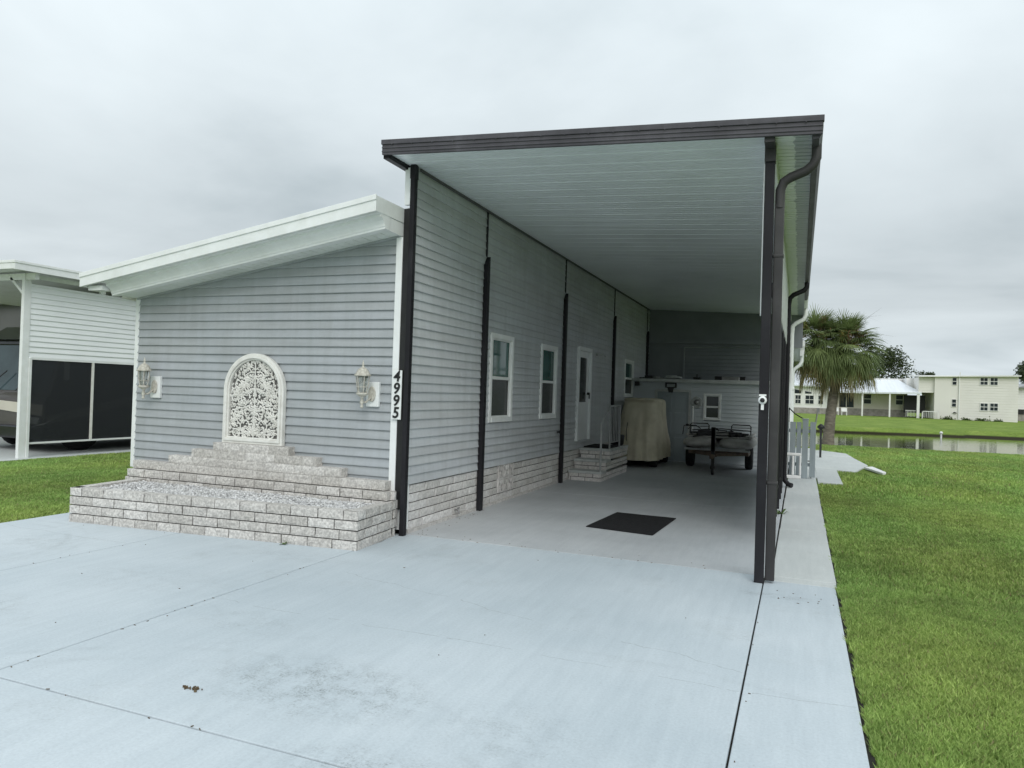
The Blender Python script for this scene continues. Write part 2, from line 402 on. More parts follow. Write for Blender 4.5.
sl = bpy.data.lights.new('sun', 'SUN'); sl.energy = 1.25; sl.angle = math.radians(40); sl.color = (1, .97, .93)
so = bpy.data.objects.new('sun', sl); COL.objects.link(so)
sd = Vector((math.sin(AZ) * math.cos(EL), math.cos(AZ) * math.cos(EL), math.sin(EL)))
so.rotation_euler = sd.to_track_quat('Z', 'Y').to_euler(); so.location = (0, -20, 40)
S.view_settings.view_transform = 'Standard'; S.view_settings.look = 'None'; S.view_settings.exposure = 0.0; S.view_settings.gamma = 1
S.cycles.use_denoising = True
S.cycles.max_bounces = 8; S.cycles.diffuse_bounces = 4; S.cycles.transparent_max_bounces = 12

# ================================================================== GROUND
def smooth01(t): t = max(0, min(1, t)); return t * t * (3 - 2 * t)
def near_shore(x): return 30.2 + .22 * x + .5 * math.sin(x * .5) if x > -6 else 28.9 + .35 * (x + 6)
def far_shore(x): return 55.8 + .33 * max(0, x - 4) + .35 * math.sin(x * .33) + .15 * math.sin(x * 1.7)
def terr(x, y):
    z = -.035
    ns, fs = near_shore(x), far_shore(x)
    if y <= ns - 2: return z
    if y < ns + 1.2: return z - .12 * smooth01((y - ns + 2) / 2) - .95 * smooth01((y - ns) / 1.2)
    if y < fs: return -1.1
    if y < fs + .9: return -1.1 + .78 * smooth01((y - fs) / .25) + .22 * smooth01((y - fs - .2) / .7)
    return -.10 + .42 * smooth01((y - fs - .9) / 26)
xs = sorted(set([-600, -300, -150, -90, -60] + [x * .5 for x in range(-80, 140)] + [80, 100, 130, 180, 300, 600]))
ys = sorted(set([-60, -30, -15, -5] + list(range(0, 27, 1)) + [27 + i * .2 for i in range(0, 60)] + list(range(39, 51)) + [51 + i * .15 for i in range(0, 40)] + [58, 60, 64, 68, 72, 76, 80, 85, 95, 120, 200, 400, 900]))
g_ = B(); W_ = len(xs)
g_.add([(x, y, terr(x, y)) for y in ys for x in xs],
       [(j*W_+i, j*W_+i+1, (j+1)*W_+i+1, (j+1)*W_+i) for j in range(len(ys)-1) for i in range(W_-1)], True)
mg = bpy.data.materials.new('lawn_turf'); mg.use_nodes = True
nt = mg.node_tree; N = nt.nodes; Lk = nt.links; b = N['Principled BSDF']; b.inputs['Roughness'].default_value = .95; b.inputs['Specular IOR Level'].default_value = .1
tc = N.new('ShaderNodeTexCoord')
def noise_(scale, det=6, ro=.6):
    n = N.new('ShaderNodeTexNoise'); n.inputs['Scale'].default_value = scale; n.inputs['Detail'].default_value = det; n.inputs['Roughness'].default_value = ro
    Lk.new(tc.outputs['Object'], n.inputs['Vector']); return n.outputs['Fac']
def ramp(fac, cols):
    r = N.new('ShaderNodeValToRGB'); el = r.color_ramp.elements
    while len(el) < len(cols): el.new(.5)
    for i, (p, c) in enumerate(cols): el[i].position = p; el[i].color = (*c, 1)
    Lk.new(fac, r.inputs['Fac']); return r.outputs['Color']
def mixc(f, a, b_, mode='MIX'):
    n = N.new('ShaderNodeMixRGB'); n.blend_type = mode
    for i, x_ in enumerate((f, a, b_)):
        if isinstance(x_, (int, float)): n.inputs[i].default_value = x_
        elif isinstance(x_, tuple): n.inputs[i].default_value = (*x_, 1)
        else: Lk.new(x_, n.inputs[i])
    return n.outputs[0]
base = ramp(noise_(.55, 8), [(.32, (.145, .220, .045)), (.52, (.200, .285, .060)), (.70, (.275, .345, .085))])
fine = ramp(noise_(9, 8, .75), [(.30, (.50, .50, .50)), (.55, (1, 1, 1)), (.75, (1.30, 1.25, 1.15))])
colr = mixc(1.0, base, fine, 'MULTIPLY')
dry = ramp(noise_(1.6, 5), [(.55, (0, 0, 0)), (.75, (.45, .45, .45))])
colr = mixc(dry, colr, (.16, .18, .06))
geo = N.new('ShaderNodeNewGeometry'); sp = N.new('ShaderNodeSeparateXYZ'); Lk.new(geo.outputs['Position'], sp.inputs[0])
soil = ramp(sp.outputs['Z'], [(0.0, (1, 1, 1)), (1.0, (1, 1, 1))])
mr = N.new('ShaderNodeMapRange'); mr.inputs['From Min'].default_value = -.34; mr.inputs['From Max'].default_value = -.42; Lk.new(sp.outputs['Z'], mr.inputs['Value'])
colr = mixc(mr.outputs[0], colr, (.035, .032, .018))
Lk.new(colr, b.inputs['Base Color'])
bpn = N.new('ShaderNodeBump'); bpn.inputs['Strength'].default_value = .9; bpn.inputs['Distance'].default_value = .06
Lk.new(noise_(14, 6, .8), bpn.inputs['Height']); Lk.new(bpn.outputs[0], b.inputs['Normal'])
tag(g_.build('lawn_ground', mg, recalc=False), kind='structure')

# water
mw_ = bpy.data.materials.new('pond_water'); mw_.use_nodes = True
nt = mw_.node_tree; N = nt.nodes; Lk = nt.links; b = N['Principled BSDF']
b.inputs['Base Color'].default_value = (.060, .070, .028, 1); b.inputs['Roughness'].default_value = .03; b.inputs['IOR'].default_value = 1.33
b.inputs['Specular IOR Level'].default_value = .55
tc = N.new('ShaderNodeTexCoord'); mp = N.new('ShaderNodeMapping'); mp.inputs['Scale'].default_value = (1, 2.2, 1); Lk.new(tc.outputs['Object'], mp.inputs[0])
nn = N.new('ShaderNodeTexNoise'); nn.inputs['Scale'].default_value = 1.6; nn.inputs['Detail'].default_value = 4; Lk.new(mp.outputs[0], nn.inputs['Vector'])
bpn = N.new('ShaderNodeBump'); bpn.inputs['Strength'].default_value = .10; bpn.inputs['Distance'].default_value = .05
Lk.new(nn.outputs['Fac'], bpn.inputs['Height']); Lk.new(bpn.outputs[0], b.inputs['Normal'])
wb = B(); wb.add([(-90, 24, -.50), (130, 24, -.50), (130, 56, -.50), (-90, 56, -.50)], [(0, 1, 2, 3)])
tag(wb.build('pond_water', mw_, recalc=False), kind='structure')

# concrete
def concrete(name, c1, c2, stain, blotch=.35, cracks=True, warm=None):
    m = bpy.data.materials.new(name); m.use_nodes = True
    global nt, N, Lk, tc
    nt = m.node_tree; N = nt.nodes; Lk = nt.links; b = N['Principled BSDF']
    b.inputs['Roughness'].default_value = .62; b.inputs['Specular IOR Level'].default_value = .3
    tc = N.new('ShaderNodeTexCoord')
    c = ramp(noise_(.9, 9, .62), [(.34, c2), (.62, c1)])
    f = ramp(noise_(60, 4, .7), [(.30, (.90, .90, .90)), (.6, (1.02, 1.02, 1.02))])
    c = mixc(1.0, c, f, 'MULTIPLY')
    big = ramp(noise_(.33, 3, .5), [(.35, (.90, .91, .92)), (.65, (1.04, 1.03, 1.03))])
    c = mixc(1.0, c, big, 'MULTIPLY')
    mp_ = N.new('ShaderNodeMapping'); mp_.inputs['Scale'].default_value = (9, .7, 1); mp_.inputs['Rotation'].default_value = (0, 0, .25); Lk.new(tc.outputs['Object'], mp_.inputs[0])
    ns_ = N.new('ShaderNodeTexNoise'); ns_.inputs['Scale'].default_value = 1.6; ns_.inputs['Detail'].default_value = 8; ns_.inputs['Roughness'].default_value = .7; Lk.new(mp_.outputs[0], ns_.inputs['Vector'])
    c = mixc(1.0, c, ramp(ns_.outputs['Fac'], [(.35, (.94, .945, .95)), (.62, (1.02, 1.02, 1.02))]), 'MULTIPLY')
    vo = N.new('ShaderNodeTexVoronoi'); vo.inputs['Scale'].default_value = 26; Lk.new(tc.outputs['Object'], vo.inputs['Vector'])
    pores = ramp(vo.outputs['Distance'], [(.05, (.6, .6, .6)), (.11, (0, 0, 0))])
    pm = ramp(noise_(2.2, 4, .7), [(.48, (0, 0, 0)), (.66, (1, 1, 1))])
    c = mixc(mixc(1.0, pores, pm, 'MULTIPLY'), c, (.20, .20, .18))
    st = ramp(noise_(1.3, 9, .72), [(.55, (0, 0, 0)), (.74, (blotch, blotch, blotch))])
    gr_ = ramp(noise_(38, 6, .8), [(.50, (.25, .25, .25)), (.62, (1, 1, 1))])
    stg = mixc(1.0, st, gr_, 'MULTIPLY')
    c = mixc(stg, c, stain)
    # two grey scuffed patches where cars have dripped
    sp = N.new('ShaderNodeSeparateXYZ'); Lk.new(tc.outputs['Object'], sp.inputs[0])
    def mm(op, a, b2=None, clamp=False):
        n = N.new('ShaderNodeMath'); n.operation = op; n.use_clamp = clamp
        for i, x_ in enumerate((a, b2)):
            if x_ is None: continue
            if isinstance(x_, (int, float)): n.inputs[i].default_value = x_
            else: Lk.new(x_, n.inputs[i])
        return n.outputs[0]
    if cracks:
        tot = None
        for (x0, y0, rx, ry, k) in ((-2.35, 3.25, .75, .45, .55), (-1.55, 2.55, .6, .3, .5), (-4.9, 4.4, .9, .5, .16), (-6.9, 4.9, .6, .4, .25), (-1.2, 3.2, .5, .4, .2), (-.15, 6.35, .35, .10, .5), (-1.9, 9.6, 1.0, .6, .15), (-3.2, 6.2, .8, .3, .15), (-1.0, 2.1, 1.1, .5, .35), (-3.4, 3.9, .5, .25, .25), (-5.3, 3.4, .5, .3, .2), (-4.4, 5.6, .9, .25, .2)):
            dx = mm('DIVIDE', mm('SUBTRACT', sp.outputs[0], x0), rx); dy = mm('DIVIDE', mm('SUBTRACT', sp.outputs[1], y0), ry)
            r = mm('ADD', mm('MULTIPLY', dx, dx), mm('MULTIPLY', dy, dy))
            v = mm('MULTIPLY', mm('SUBTRACT', 1.0, r, True), min(1.0, k * 1.9))
            tot = v if tot is None else mm('MAXIMUM', tot, v)
        gg = ramp(noise_(7, 9, .8), [(.45, (0, 0, 0)), (.62, (1, 1, 1))]); g2 = ramp(noise_(70, 5, .8), [(.47, (.15, .15, .15)), (.60, (1, 1, 1))])
        fac = mixc(1.0, mixc(1.0, gg, g2, 'MULTIPLY'), tot, 'MULTIPLY')
        c = mixc(fac, c, tuple(x_ * .5 for x_ in stain))
        # hairline cracks running across the slabs
        wv = mm('MULTIPLY', mm('SUBTRACT', noise_(1.1, 6, .6), .5), .42)
        w2 = mm('MULTIPLY', mm('SUBTRACT', noise_(.7, 7, .62), .5), .34)
        def crack(c0, c1_, x0, x1, wav, wd):
            yy = mm('ADD', mm('ADD', mm('MULTIPLY', sp.outputs[0], c1_), c0), wav)
            d = mm('ABSOLUTE', mm('SUBTRACT', sp.outputs[1], yy))
            v = mm('SUBTRACT', 1.0, mm('DIVIDE', d, wd), True)
            inx = mm('MULTIPLY', mm('GREATER_THAN', sp.outputs[0], x0), mm('LESS_THAN', sp.outputs[0], x1))
            return mm('MULTIPLY', v, inx)
        ck = mm('MAXIMUM', crack(4.42, -.26, -3.7, -.27, wv, .0045), crack(4.22, .0, -4.0, .32, w2, .004))
        ck = mm('MAXIMUM', ck, crack(4.9, -.05, -8.0, -6.1, w2, .004))
        ck = mm('MULTIPLY', ck, mm('GREATER_THAN', noise_(3, 3), .44))
        c = mixc(mm('MULTIPLY', ck, .55), c, (.15, .16, .16))
        for (cx_, cy_, r0_, k_) in ((-7.6, 4.2, 1.25, .16), (-7.6, 4.2, 1.42, .13), (-2.6, 1.2, 2.3, .12), (-2.6, 1.2, 2.12, .10), (-1.0, 1.0, 3.4, .09), (-5.4, 1.5, 3.0, .10)):
            ddx = mm('SUBTRACT', sp.outputs[0], cx_); ddy = mm('SUBTRACT', sp.outputs[1], cy_)
            rr_ = mm('SQRT', mm('ADD', mm('MULTIPLY', ddx, ddx), mm('MULTIPLY', ddy, ddy)))
            v = mm('SUBTRACT', 1.0, mm('DIVIDE', mm('ABSOLUTE', mm('SUBTRACT', rr_, r0_)), .045), True)
            v = mm('MULTIPLY', mm('MULTIPLY', v, mm('GREATER_THAN', ddy, .2)), ramp(noise_(2.2, 6, .75), [(.45, (0, 0, 0)), (.65, (1, 1, 1))]))
            c = mixc(mm('MULTIPLY', v, k_), c, (.12, .13, .13))
    Lk.new(c, b.inputs['Base Color'])
    bp = N.new('ShaderNodeBump'); bp.inputs['Strength'].default_value = .25; bp.inputs['Distance'].default_value = .004
    Lk.new(noise_(120, 6, .7), bp.inputs['Height']); Lk.new(bp.outputs[0], b.inputs['Normal'])
    return m
M['drive'] = concrete('pale_blue_painted_concrete', (.555, .610, .640), (.500, .560, .592), (.24, .26, .25), .55)
M['floor'] = concrete('carport_concrete', (.53, .55, .56), (.455, .475, .485), (.25, .26, .25), .5, cracks=False)
M['walk'] = concrete('walk_concrete', (.60, .625, .61), (.53, .555, .54), (.28, .27, .24), .55, cracks=False)
M['dirt'] = mat('joint_dirt', (.028, .025, .02), (.016, .015, .012), scale=30, rough=1)

def slab_obj(name, polys, m, z=0.0, th=.09, bev=.006):
    bb = B()
    for poly in polys:
        bb.prism(poly, 'z', z - th, z)
    o = bb.build(name, m, bevel=bev)
    return tag(o, kind='structure')
def rect(x0, x1, y0, y1, g=.0052): return [(x0+g, y0+g), (x1-g, y0+g), (x1-g, y1-g), (x0+g, y1-g)]
X_L, X_A, X_B, X_C, X_D = -8.03, -6.07, -4.02, -.255, .335
slab_obj('driveway', [rect(-8.12, X_A, -3, 2.61), rect(X_A, X_B, -3, 2.61), rect(X_B, X_C, -3, 2.61), rect(X_C, X_D, -3, 2.61),
                      rect(-8.06, X_A, 2.61, 7.0), rect(X_A, X_B, 2.61, 7.0), rect(X_B, X_C, 2.61, 7.03),
                      rect(X_C, X_D, 2.61, 6.88)], M['drive'])
fl = slab_obj('carport_floor', [rect(-4.02, -.20, 7.03, 11.2), rect(-4.02, -.20, 11.2, 15.0), rect(-4.02, -.20, 15.0, 20.6)], M['floor'])
# walkway: painted toe, then bare slabs
slab_obj('walkway', [rect(X_C+.06, X_D+.012, 6.88, 7.06), rect(X_C+.06, X_D+.015, 7.06, 9.72), rect(X_C+.065, X_D+.02, 9.72, 12.85), rect(X_C+.07, X_D+.025, 12.85, 14.0),
                     rect(X_C+.07, X_D+.03, 14.0, 15.15), rect(X_C+.07, X_D+.03, 15.15, 16.7),
                     rect(X_C+.07, X_D+.06, 16.7, 22.4), rect(X_C+.07, X_D+.10, 22.4, 27.0)], M['walk'])
slab_obj('patio', [[(.385, 15.75), (.84, 15.72), (.86, 18.85), (.395, 19.0)],
                   [(.395, 19.04), (1.25, 18.72), (1.69, 20.9), (1.52, 23.2), (.42, 23.4)],
                   [(.42, 23.45), (1.52, 23.25), (1.42, 25.2), (.50, 26.5)]], M['walk'])
dd = B(); dd.box(-8.0, .362, -3, 15.7, -.06, -.020); dd.box(-4, .3, 16.7, 27, -.06, -.022)
tag(dd.build('joint_soil', M['dirt']), kind='structure')
sb = B(); sb.prism([(1.53, 19.9), (1.74, 20.15), (1.90, 18.75), (1.80, 18.45)], 'z', -.02, .035)
tag(sb.build('stepping_slab', M['block_white'], bevel=.01), 'small pale concrete slab lying on the lawn beside the patio corner', 'paving slab')

# ------------------------------------------------------------------ grass blades
def blades(name, regions, seed, hgt=.036):
    r = np.random.default_rng(seed)
    P = []
    for (inside, x0, x1, y0, y1, n) in regions:
        p = np.stack([r.uniform(x0, x1, n), r.uniform(y0, y1, n)], 1)
        keep = inside(p[:, 0], p[:, 1]); P.append(p[keep])
    P = np.concatenate(P); n = len(P)
    d = np.hypot(P[:, 0], P[:, 1])
    wd = .0022 + .00055 * d; h = hgt * r.uniform(.55, 1.15, n)
    # clumps
    cl = np.sin(P[:, 0] * 3.1 + np.sin(P[:, 1] * 2.3) * 1.5) * np.sin(P[:, 1] * 2.7 + np.sin(P[:, 0] * 1.9) * 1.7)
    cl2 = np.sin(P[:, 0] * .8 + 1.3 * np.sin(P[:, 1] * .37)) * np.sin(P[:, 1] * .55 + P[:, 0] * .21)
    h *= 1 + .18 * cl
    a = r.uniform(0, 2 * PI, n); lean = r.uniform(.2, 1.3, n) * h; la = r.uniform(0, 2 * PI, n)
    ux, uy = np.cos(a), np.sin(a)
    z0 = np.full(n, -.04)
    base = np.stack([P[:, 0], P[:, 1], z0], 1); side = np.stack([ux * wd, uy * wd, 0 * ux], 1)
    tip = base + np.stack([np.cos(la) * lean, np.sin(la) * lean, h + .02], 1)
    mid = base + np.stack([np.cos(la) * lean * .35, np.sin(la) * lean * .35, (h + .02) * .6], 1)
    V = np.stack([base - side, base + side, mid + side * .8, mid - side * .8, tip], 1).reshape(-1, 3)
    k = np.arange(n) * 5
    loops = np.stack([k, k+1, k+2, k+3, k+3, k+2, k+4], 1).reshape(-1)
    me = bpy.data.meshes.new(name)
    me.vertices.add(len(V)); me.vertices.foreach_set('co', V.astype(np.float32).ravel())
    me.loops.add(len(loops)); me.loops.foreach_set('vertex_index', loops.astype(np.int32))
    me.polygons.add(2 * n)
    st = np.stack([np.arange(n) * 7, np.arange(n) * 7 + 4], 1).ravel()
    me.polygons.foreach_set('loop_start', st.astype(np.int32)); me.polygons.foreach_set('loop_total', np.tile([4, 3], n).astype(np.int32))
    me.update(calc_edges=True)
    c = np.empty((n, 4)); t = r.uniform(0, 1, n)[:, None]
    lo = np.array([.190, .305, .070]); hi = np.array([.430, .565, .175])
    c[:, :3] = lo + (hi - lo) * t
    c3_ = np.sin(P[:, 0] * 7.3 + 2 * np.sin(P[:, 1] * 5.1)) * np.sin(P[:, 1] * 6.4 + 2 * np.sin(P[:, 0] * 4.7)); c[:, :3] *= (1 + .15 * cl2 + .08 * cl + .14 * c3_)[:, None]; c[:, 0] *= 1 + .09 * np.sin(P[:, 0] * 1.7 + P[:, 1] * .6) * np.sin(P[:, 1] * 1.1 - P[:, 0])
    dryb = r.uniform(0, 1, n) < .05
    c[dryb, :3] = np.array([.30, .28, .13]); c[:, 3] = 1
    at = me.attributes.new('leafcol', 'FLOAT_COLOR', 'POINT')
    at.data.foreach_set('color', np.repeat(c, 5, axis=0).astype(np.float32).ravel())
    return link(name, me, M['blade'])
def reg_right(x, y):
    e = .356 + np.clip((y - 7) * .004, 0, .06) + .010 * np.sin(y * 9) + .009 * np.sin(y * 31) + .006 * np.sin(y * 73)
    ok = x > e
    ok &= ~((y > 15.65) & (y < 19) & (x < .87)); ok &= ~((y > 18.6) & (y < 27) & (x < 1.72 - np.clip((y - 21) * .08, 0, .4)) & (y < 26 + x * 0))
    ok &= ~((x > 1.5) & (x < 1.93) & (y > 18.4) & (y < 20.2))
    return ok & (x < .62 * y + 1.4) & (y < 29.6 + .22 * x)
RR = [(reg_right, .3, 3.5, 2.6, 7, 330000), (reg_right, .3, 7.5, 7, 14, 260000), (reg_right, .3, 16, 14, 30, 190000)]
tag(blades('lawn_grass', RR, 3), 'short green St Augustine grass to the right of the walkway', 'grass', kind='stuff')
def reg_left(x, y):
    edge = -8.10 - .012 * (y - 5) + .012 * np.sin(y * 9)
    edge = np.where(y > 5.7, np.where(y < 7.1, -8.07, -8.12), edge)
    return (x < edge) & (x > -13.9) & (x > -1.62 * y - .5)
tag(blades('side_lawn_grass', [(reg_left, -13.95, -8, 4.9, 10, 150000), (reg_left, -13.95, -8, 10, 16, 60000)], 4),
    'green grass strip between the house and the neighbouring carport', 'grass', kind='stuff')
# neighbour slab
slab_obj('neighbour_driveway', [rect(-19.5, -13.98, 3.0, 22.0)], M['walk'], z=.0)

# ================================================================== HOUSE
HX0, HX1, HY, HB = -8.05, -4.0, 6.95, 20.4
def roofz(x): return 2.66 + (x + 8.05) * .160        # underside line of the low-slope roof at the front wall
house = thing('house', 'long grey lap-sided mobile home with the white sloping roof edge and stone-look skirting', 'house', (-6, 7, 0))
sb_ = B()
siding_courses(sb_, -7.99, -4.14, .52, 3.45, HY, 'x', -1, seam=3.2, proj=.023)
sl_n = Vector((-.160, 0, 1)).normalized()
sb_.build('front_siding', M['siding_front'], house, clip=[(Vector((-8.05, 0, 2.70)), sl_n)])
# side wall facing the carport with the window and door openings left out
WIN = [(9.17, 10.03, 1.17, 2.42), (11.28, 12.13, 1.17, 2.42), (17.42, 18.44, 1.57, 2.50)]
DOOR = (13.38, 14.32, .70, 2.53)
holes = [(a + .02, b2 - .02, c + .02, d - .02) for a, b2, c, d in WIN] + [(DOOR[0] + .02, DOOR[1] - .02, DOOR[2], DOOR[3] - .02)]
ss = B(); siding_courses(ss, 6.985, 20.4, .545, 4.06, -4.0, 'y', 1, holes=holes, seam=3.66)
ss.build('side_siding', M['siding_side'], house)
core = B()
# plain core of the building behind the cladding (left and rear walls, wall thickness)
core.box(-8.0, -4.13, HY + .004, HY + .10, .1, 2.62); core.box(-8.0, -7.9, HY + .1, 20.3, .1, 2.62)
core.box(-8.0, -4.12, 20.3, 20.4, .1, 2.62)
core.build('inner_wall', M['siding_shed'], house)
co2 = B(); co2.box(-4.10, -4.035, 7.12, 20.4, .1, 4.02); co2.build('inner_wall', M['dark_trim'], house)
lw = B(); siding_courses(lw, 7.0, 20.3, .5, 2.66, -8.01, 'y', -1); lw.build('left_siding', M['siding_front'], house)
# corner trims
for bx_ in ((-8.045, -7.98, HY - .022, HY + .05, .48, 2.70), (-4.175, -4.095, HY - .028, HY + .05, .25, 3.27)):
    t_ = B(); t_.box(*bx_); t_.build('corner_trim', M['white'], house, bevel=.004)
t_ = B(); t_.box(-4.09, -4.014, HY - .03, HY + .02, 3.62, 4.03); t_.box(-4.095, -4.0, HY + .02, HY + .13, .05, 3.6)
t_.build('upper_corner_trim', M['white'], house, bevel=.003)
# skirting on the carport side, in rough bricks, under a ledge
Bb, Bm = B(), B()
for a, b2 in ((7.06, 9.62), (10.2, 20.3)):
    brick_run(Bb, Bm, (-3.995, a), (-3.995, b2), .04, 5, ch=.1, bl=.39, depth=.09)
brick_run(Bb, Bm, (-3.995, 9.62), (-3.995, 10.2), .45 + .09, 0, ch=.1)
Bb.box(-4.08, -3.985, 7.06, 20.3, -.001, .038)
brick_run(Bb, Bm, (-3.995, 9.62), (-3.995, 10.2), .04, 1, ch=.1, bl=.39, depth=.09)
Bb.build('skirting', M['brick_side'], house)
Bm.build('skirting_joint', M['mortar'], house)
# breeze-block vent: two by two blocks, each a diagonal cross in a square rim
vb = B(); vr = B()
for i in range(3):
    for j in range(2):
        ya = 9.63 + i * .19; za = .145 + j * .20
        for (p, q2) in (((ya + .012, za + .01), (ya + .178, za + .19)), ((ya + .178, za + .01), (ya + .012, za + .19))):
            vb.bar((-3.998, p[0], p[1]), (-3.998, q2[0], q2[1]), .020, .030, up=(1, 0, 0))
        vb.bar((-3.999, ya + .095, za), (-3.999, ya + .095, za + .20), .016, .028, up=(1, 0, 0))
        for k in (0, 1): vb.box(-4.02, -3.984, ya + k * .178, ya + .012 + k * .178, za, za + .20)
        vb.box(-4.02, -3.984, ya + .012, ya + .178, za, za + .012); vb.box(-4.02, -3.984, ya + .012, ya + .178, za + .188, za + .2)
vr.box(-4.034, -4.024, 9.62, 10.2, .14, .545)
v_ = vb.build('skirting_vent', M['brick_side'], house); vr.build('vent_backing', M['mortar'], v_)
# dark open gap at the front corner beneath the trim
for i, (a, b2, c, d) in enumerate(WIN):
    win(house, 'window', 'y', -4.0, 1, a, b2, c, d, upper='pane_green', lower='pane_dark', fw=.07)
# entry door
d0, d1, dz0, dz1 = DOOR
dr = B()
dr.box(-4.03, -3.94, d0, d0 + .075, dz0, dz1); dr.box(-4.03, -3.94, d1 - .075, d1, dz0, dz1); dr.box(-4.03, -3.94, d0 + .075, d1 - .075, dz1 - .075, dz1)
df = dr.build('door_frame', M['white_door'], house, bevel=.004)
dp = B(); dp.box(-4.03, -3.99, d0 + .075, d0 + .2, dz0, dz1 - .075); dp.box(-4.03, -3.99, d1 - .2, d1 - .075, dz0, dz1 - .075)
dp.box(-4.03, -3.99, d0 + .2, d1 - .2, dz0, dz0 + .75); dp.box(-4.03, -3.99, d0 + .2, d1 - .2, dz1 - .2, dz1 - .075)
dpo = dp.build('door', M['white_door'], house, bevel=.004)
dg = B(); dg.box(-4.024, -4.006, d0 + .2, d1 - .2, dz0 + .75, dz1 - .2); dg.build('pane', M['pane_dark'], dpo)
dh = B(); dh.tube([(-3.99, d1 - .14, 1.62), (-3.95, d1 - .14, 1.62)], .028, 10); dh.bar((-3.945, d1 - .15, 1.52), (-3.945, d1 - .15, 1.64), .02)
dh.build('handle', M['black'], dpo)
# storm door, standing a little open on the far jamb
th = math.radians(28); hx, hy = -3.94, d1 - .03
def sd_pt(s, off=0): return (hx + math.sin(th) * s * 0 + s * math.cos(math.radians(62)) * .0 + s * .46 + off * .88, hy - s * .88 + off * .46)
# ------- roof of the house
rf = B()
def quad_slab(Bd, xa, xb, ya, yb, zf, t0, t1):
    """slab following the roof slope: zf(x)+t0 .. zf(x)+t1"""
    Bd.hexa([(xa, ya, zf(xa) + t0), (xb, ya, zf(xb) + t0), (xb, yb, zf(xb) + t0), (xa, yb, zf(xa) + t0)],
            [(xa, ya, zf(xa) + t1), (xb, ya, zf(xb) + t1), (xb, yb, zf(xb) + t1), (xa, yb, zf(xa) + t1)])
rz = lambda x: 2.60 + (x + 8.05) * .160
quad_slab(rf, -8.30, -4.115, 6.40, 20.7, rz, .285, .345)
rf.build('roof', M['white'], house, bevel=.004)
fa = B(); quad_slab(fa, -8.36, -4.095, 6.365, 6.40, rz, .19, .352); 
quad_slab(fa, -8.36, -4.090, 6.352, 6.365, rz, .305, .36)
fa.box(-8.36, -8.32, 6.40, 20.7, rz(-8.34) + .19, rz(-8.34) + .35)
fa.hexa([(-4.115, 6.40, rz(-4.1) + .19), (-4.095, 6.40, rz(-4.1) + .19), (-4.095, 7.0, rz(-4.1) + .19), (-4.115, 7.0, rz(-4.1) + .19)],
        [(-4.115, 6.40, rz(-4.1) + .352), (-4.095, 6.40, rz(-4.1) + .352), (-4.095, 7.0, rz(-4.1) + .352), (-4.115, 7.0, rz(-4.1) + .352)])
fa.build('fascia', M['white'], house, bevel=.003)
gb = B()   # moulded box below the fascia (gutter profile), follows the slope
prof = [(6.66, .05), (6.565, .05), (6.565, .07), (6.555, .078), (6.55, .10), (6.525, .135), (6.475, .160), (6.475, .188), (6.41, .190), (6.41, .20), (6.66, .20)]
vs = [(xa, y, rz(xa) + t) for xa in (-8.04, -4.10) for (y, t) in prof]; n_ = len(prof)
gb.add(vs, [tuple(range(n_)), tuple(range(n_, 2*n_))[::-1]] + [(i, (i+1) % n_, n_+(i+1) % n_, n_+i) for i in range(n_)])
gb.box(-8.3, -8.06, 6.44, 6.60, rz(-8.2) + .13, rz(-8.2) + .186)
gb.hexa([(-4.13, 6.655, rz(-4.1) + .045), (-4.10, 6.655, rz(-4.1) + .045), (-4.10, 6.99, rz(-4.1) + .045), (-4.13, 6.99, rz(-4.1) + .045)],
        [(-4.13, 6.655, rz(-4.1) + .185), (-4.10, 6.655, rz(-4.1) + .185), (-4.10, 6.99, rz(-4.1) + .185), (-4.13, 6.99, rz(-4.1) + .185)])
gb.build('eave_moulding', M['white'], house)
so_ = B()
x = -8.04
while x < -4.12:
    xb = min(x + .115, -4.12)
    quad_slab(so_, x + .004, xb - .004, 6.64, 6.96, rz, .062, .076); quad_slab(so_, x - .004, x + .004, 6.64, 6.96, rz, .070, .082); x = xb
so_.build('soffit', M['soffit'], house)
jc = B(); 
jc.hexa([(-8.02, 6.915, rz(-8.02) + .038), (-4.13, 6.915, rz(-4.13) + .038), (-4.13, 6.94, rz(-4.13) + .038), (-8.02, 6.94, rz(-8.02) + .038)],
        [(-8.02, 6.915, rz(-8.02) + .060), (-4.13, 6.915, rz(-4.13) + .060), (-4.13, 6.94, rz(-4.13) + .060), (-8.02, 6.94, rz(-8.02) + .060)])
jc.build('soffit_moulding', M['siding_front'], house)
gd = B(); gd.tube([(-8.20, 7.12, 2.72), (-8.20, 7.12, 2.60), (-8.17, 7.10, 2.53), (-8.09, 7.08, 2.50), (-8.06, 7.07, 2.44), (-8.06, 7.07, .15)], .034, 10)
gd.box(-8.27, -8.10, 6.9, 20.6, 2.66, 2.78)
gd.build('gutter_pipe', M['cream'], house)

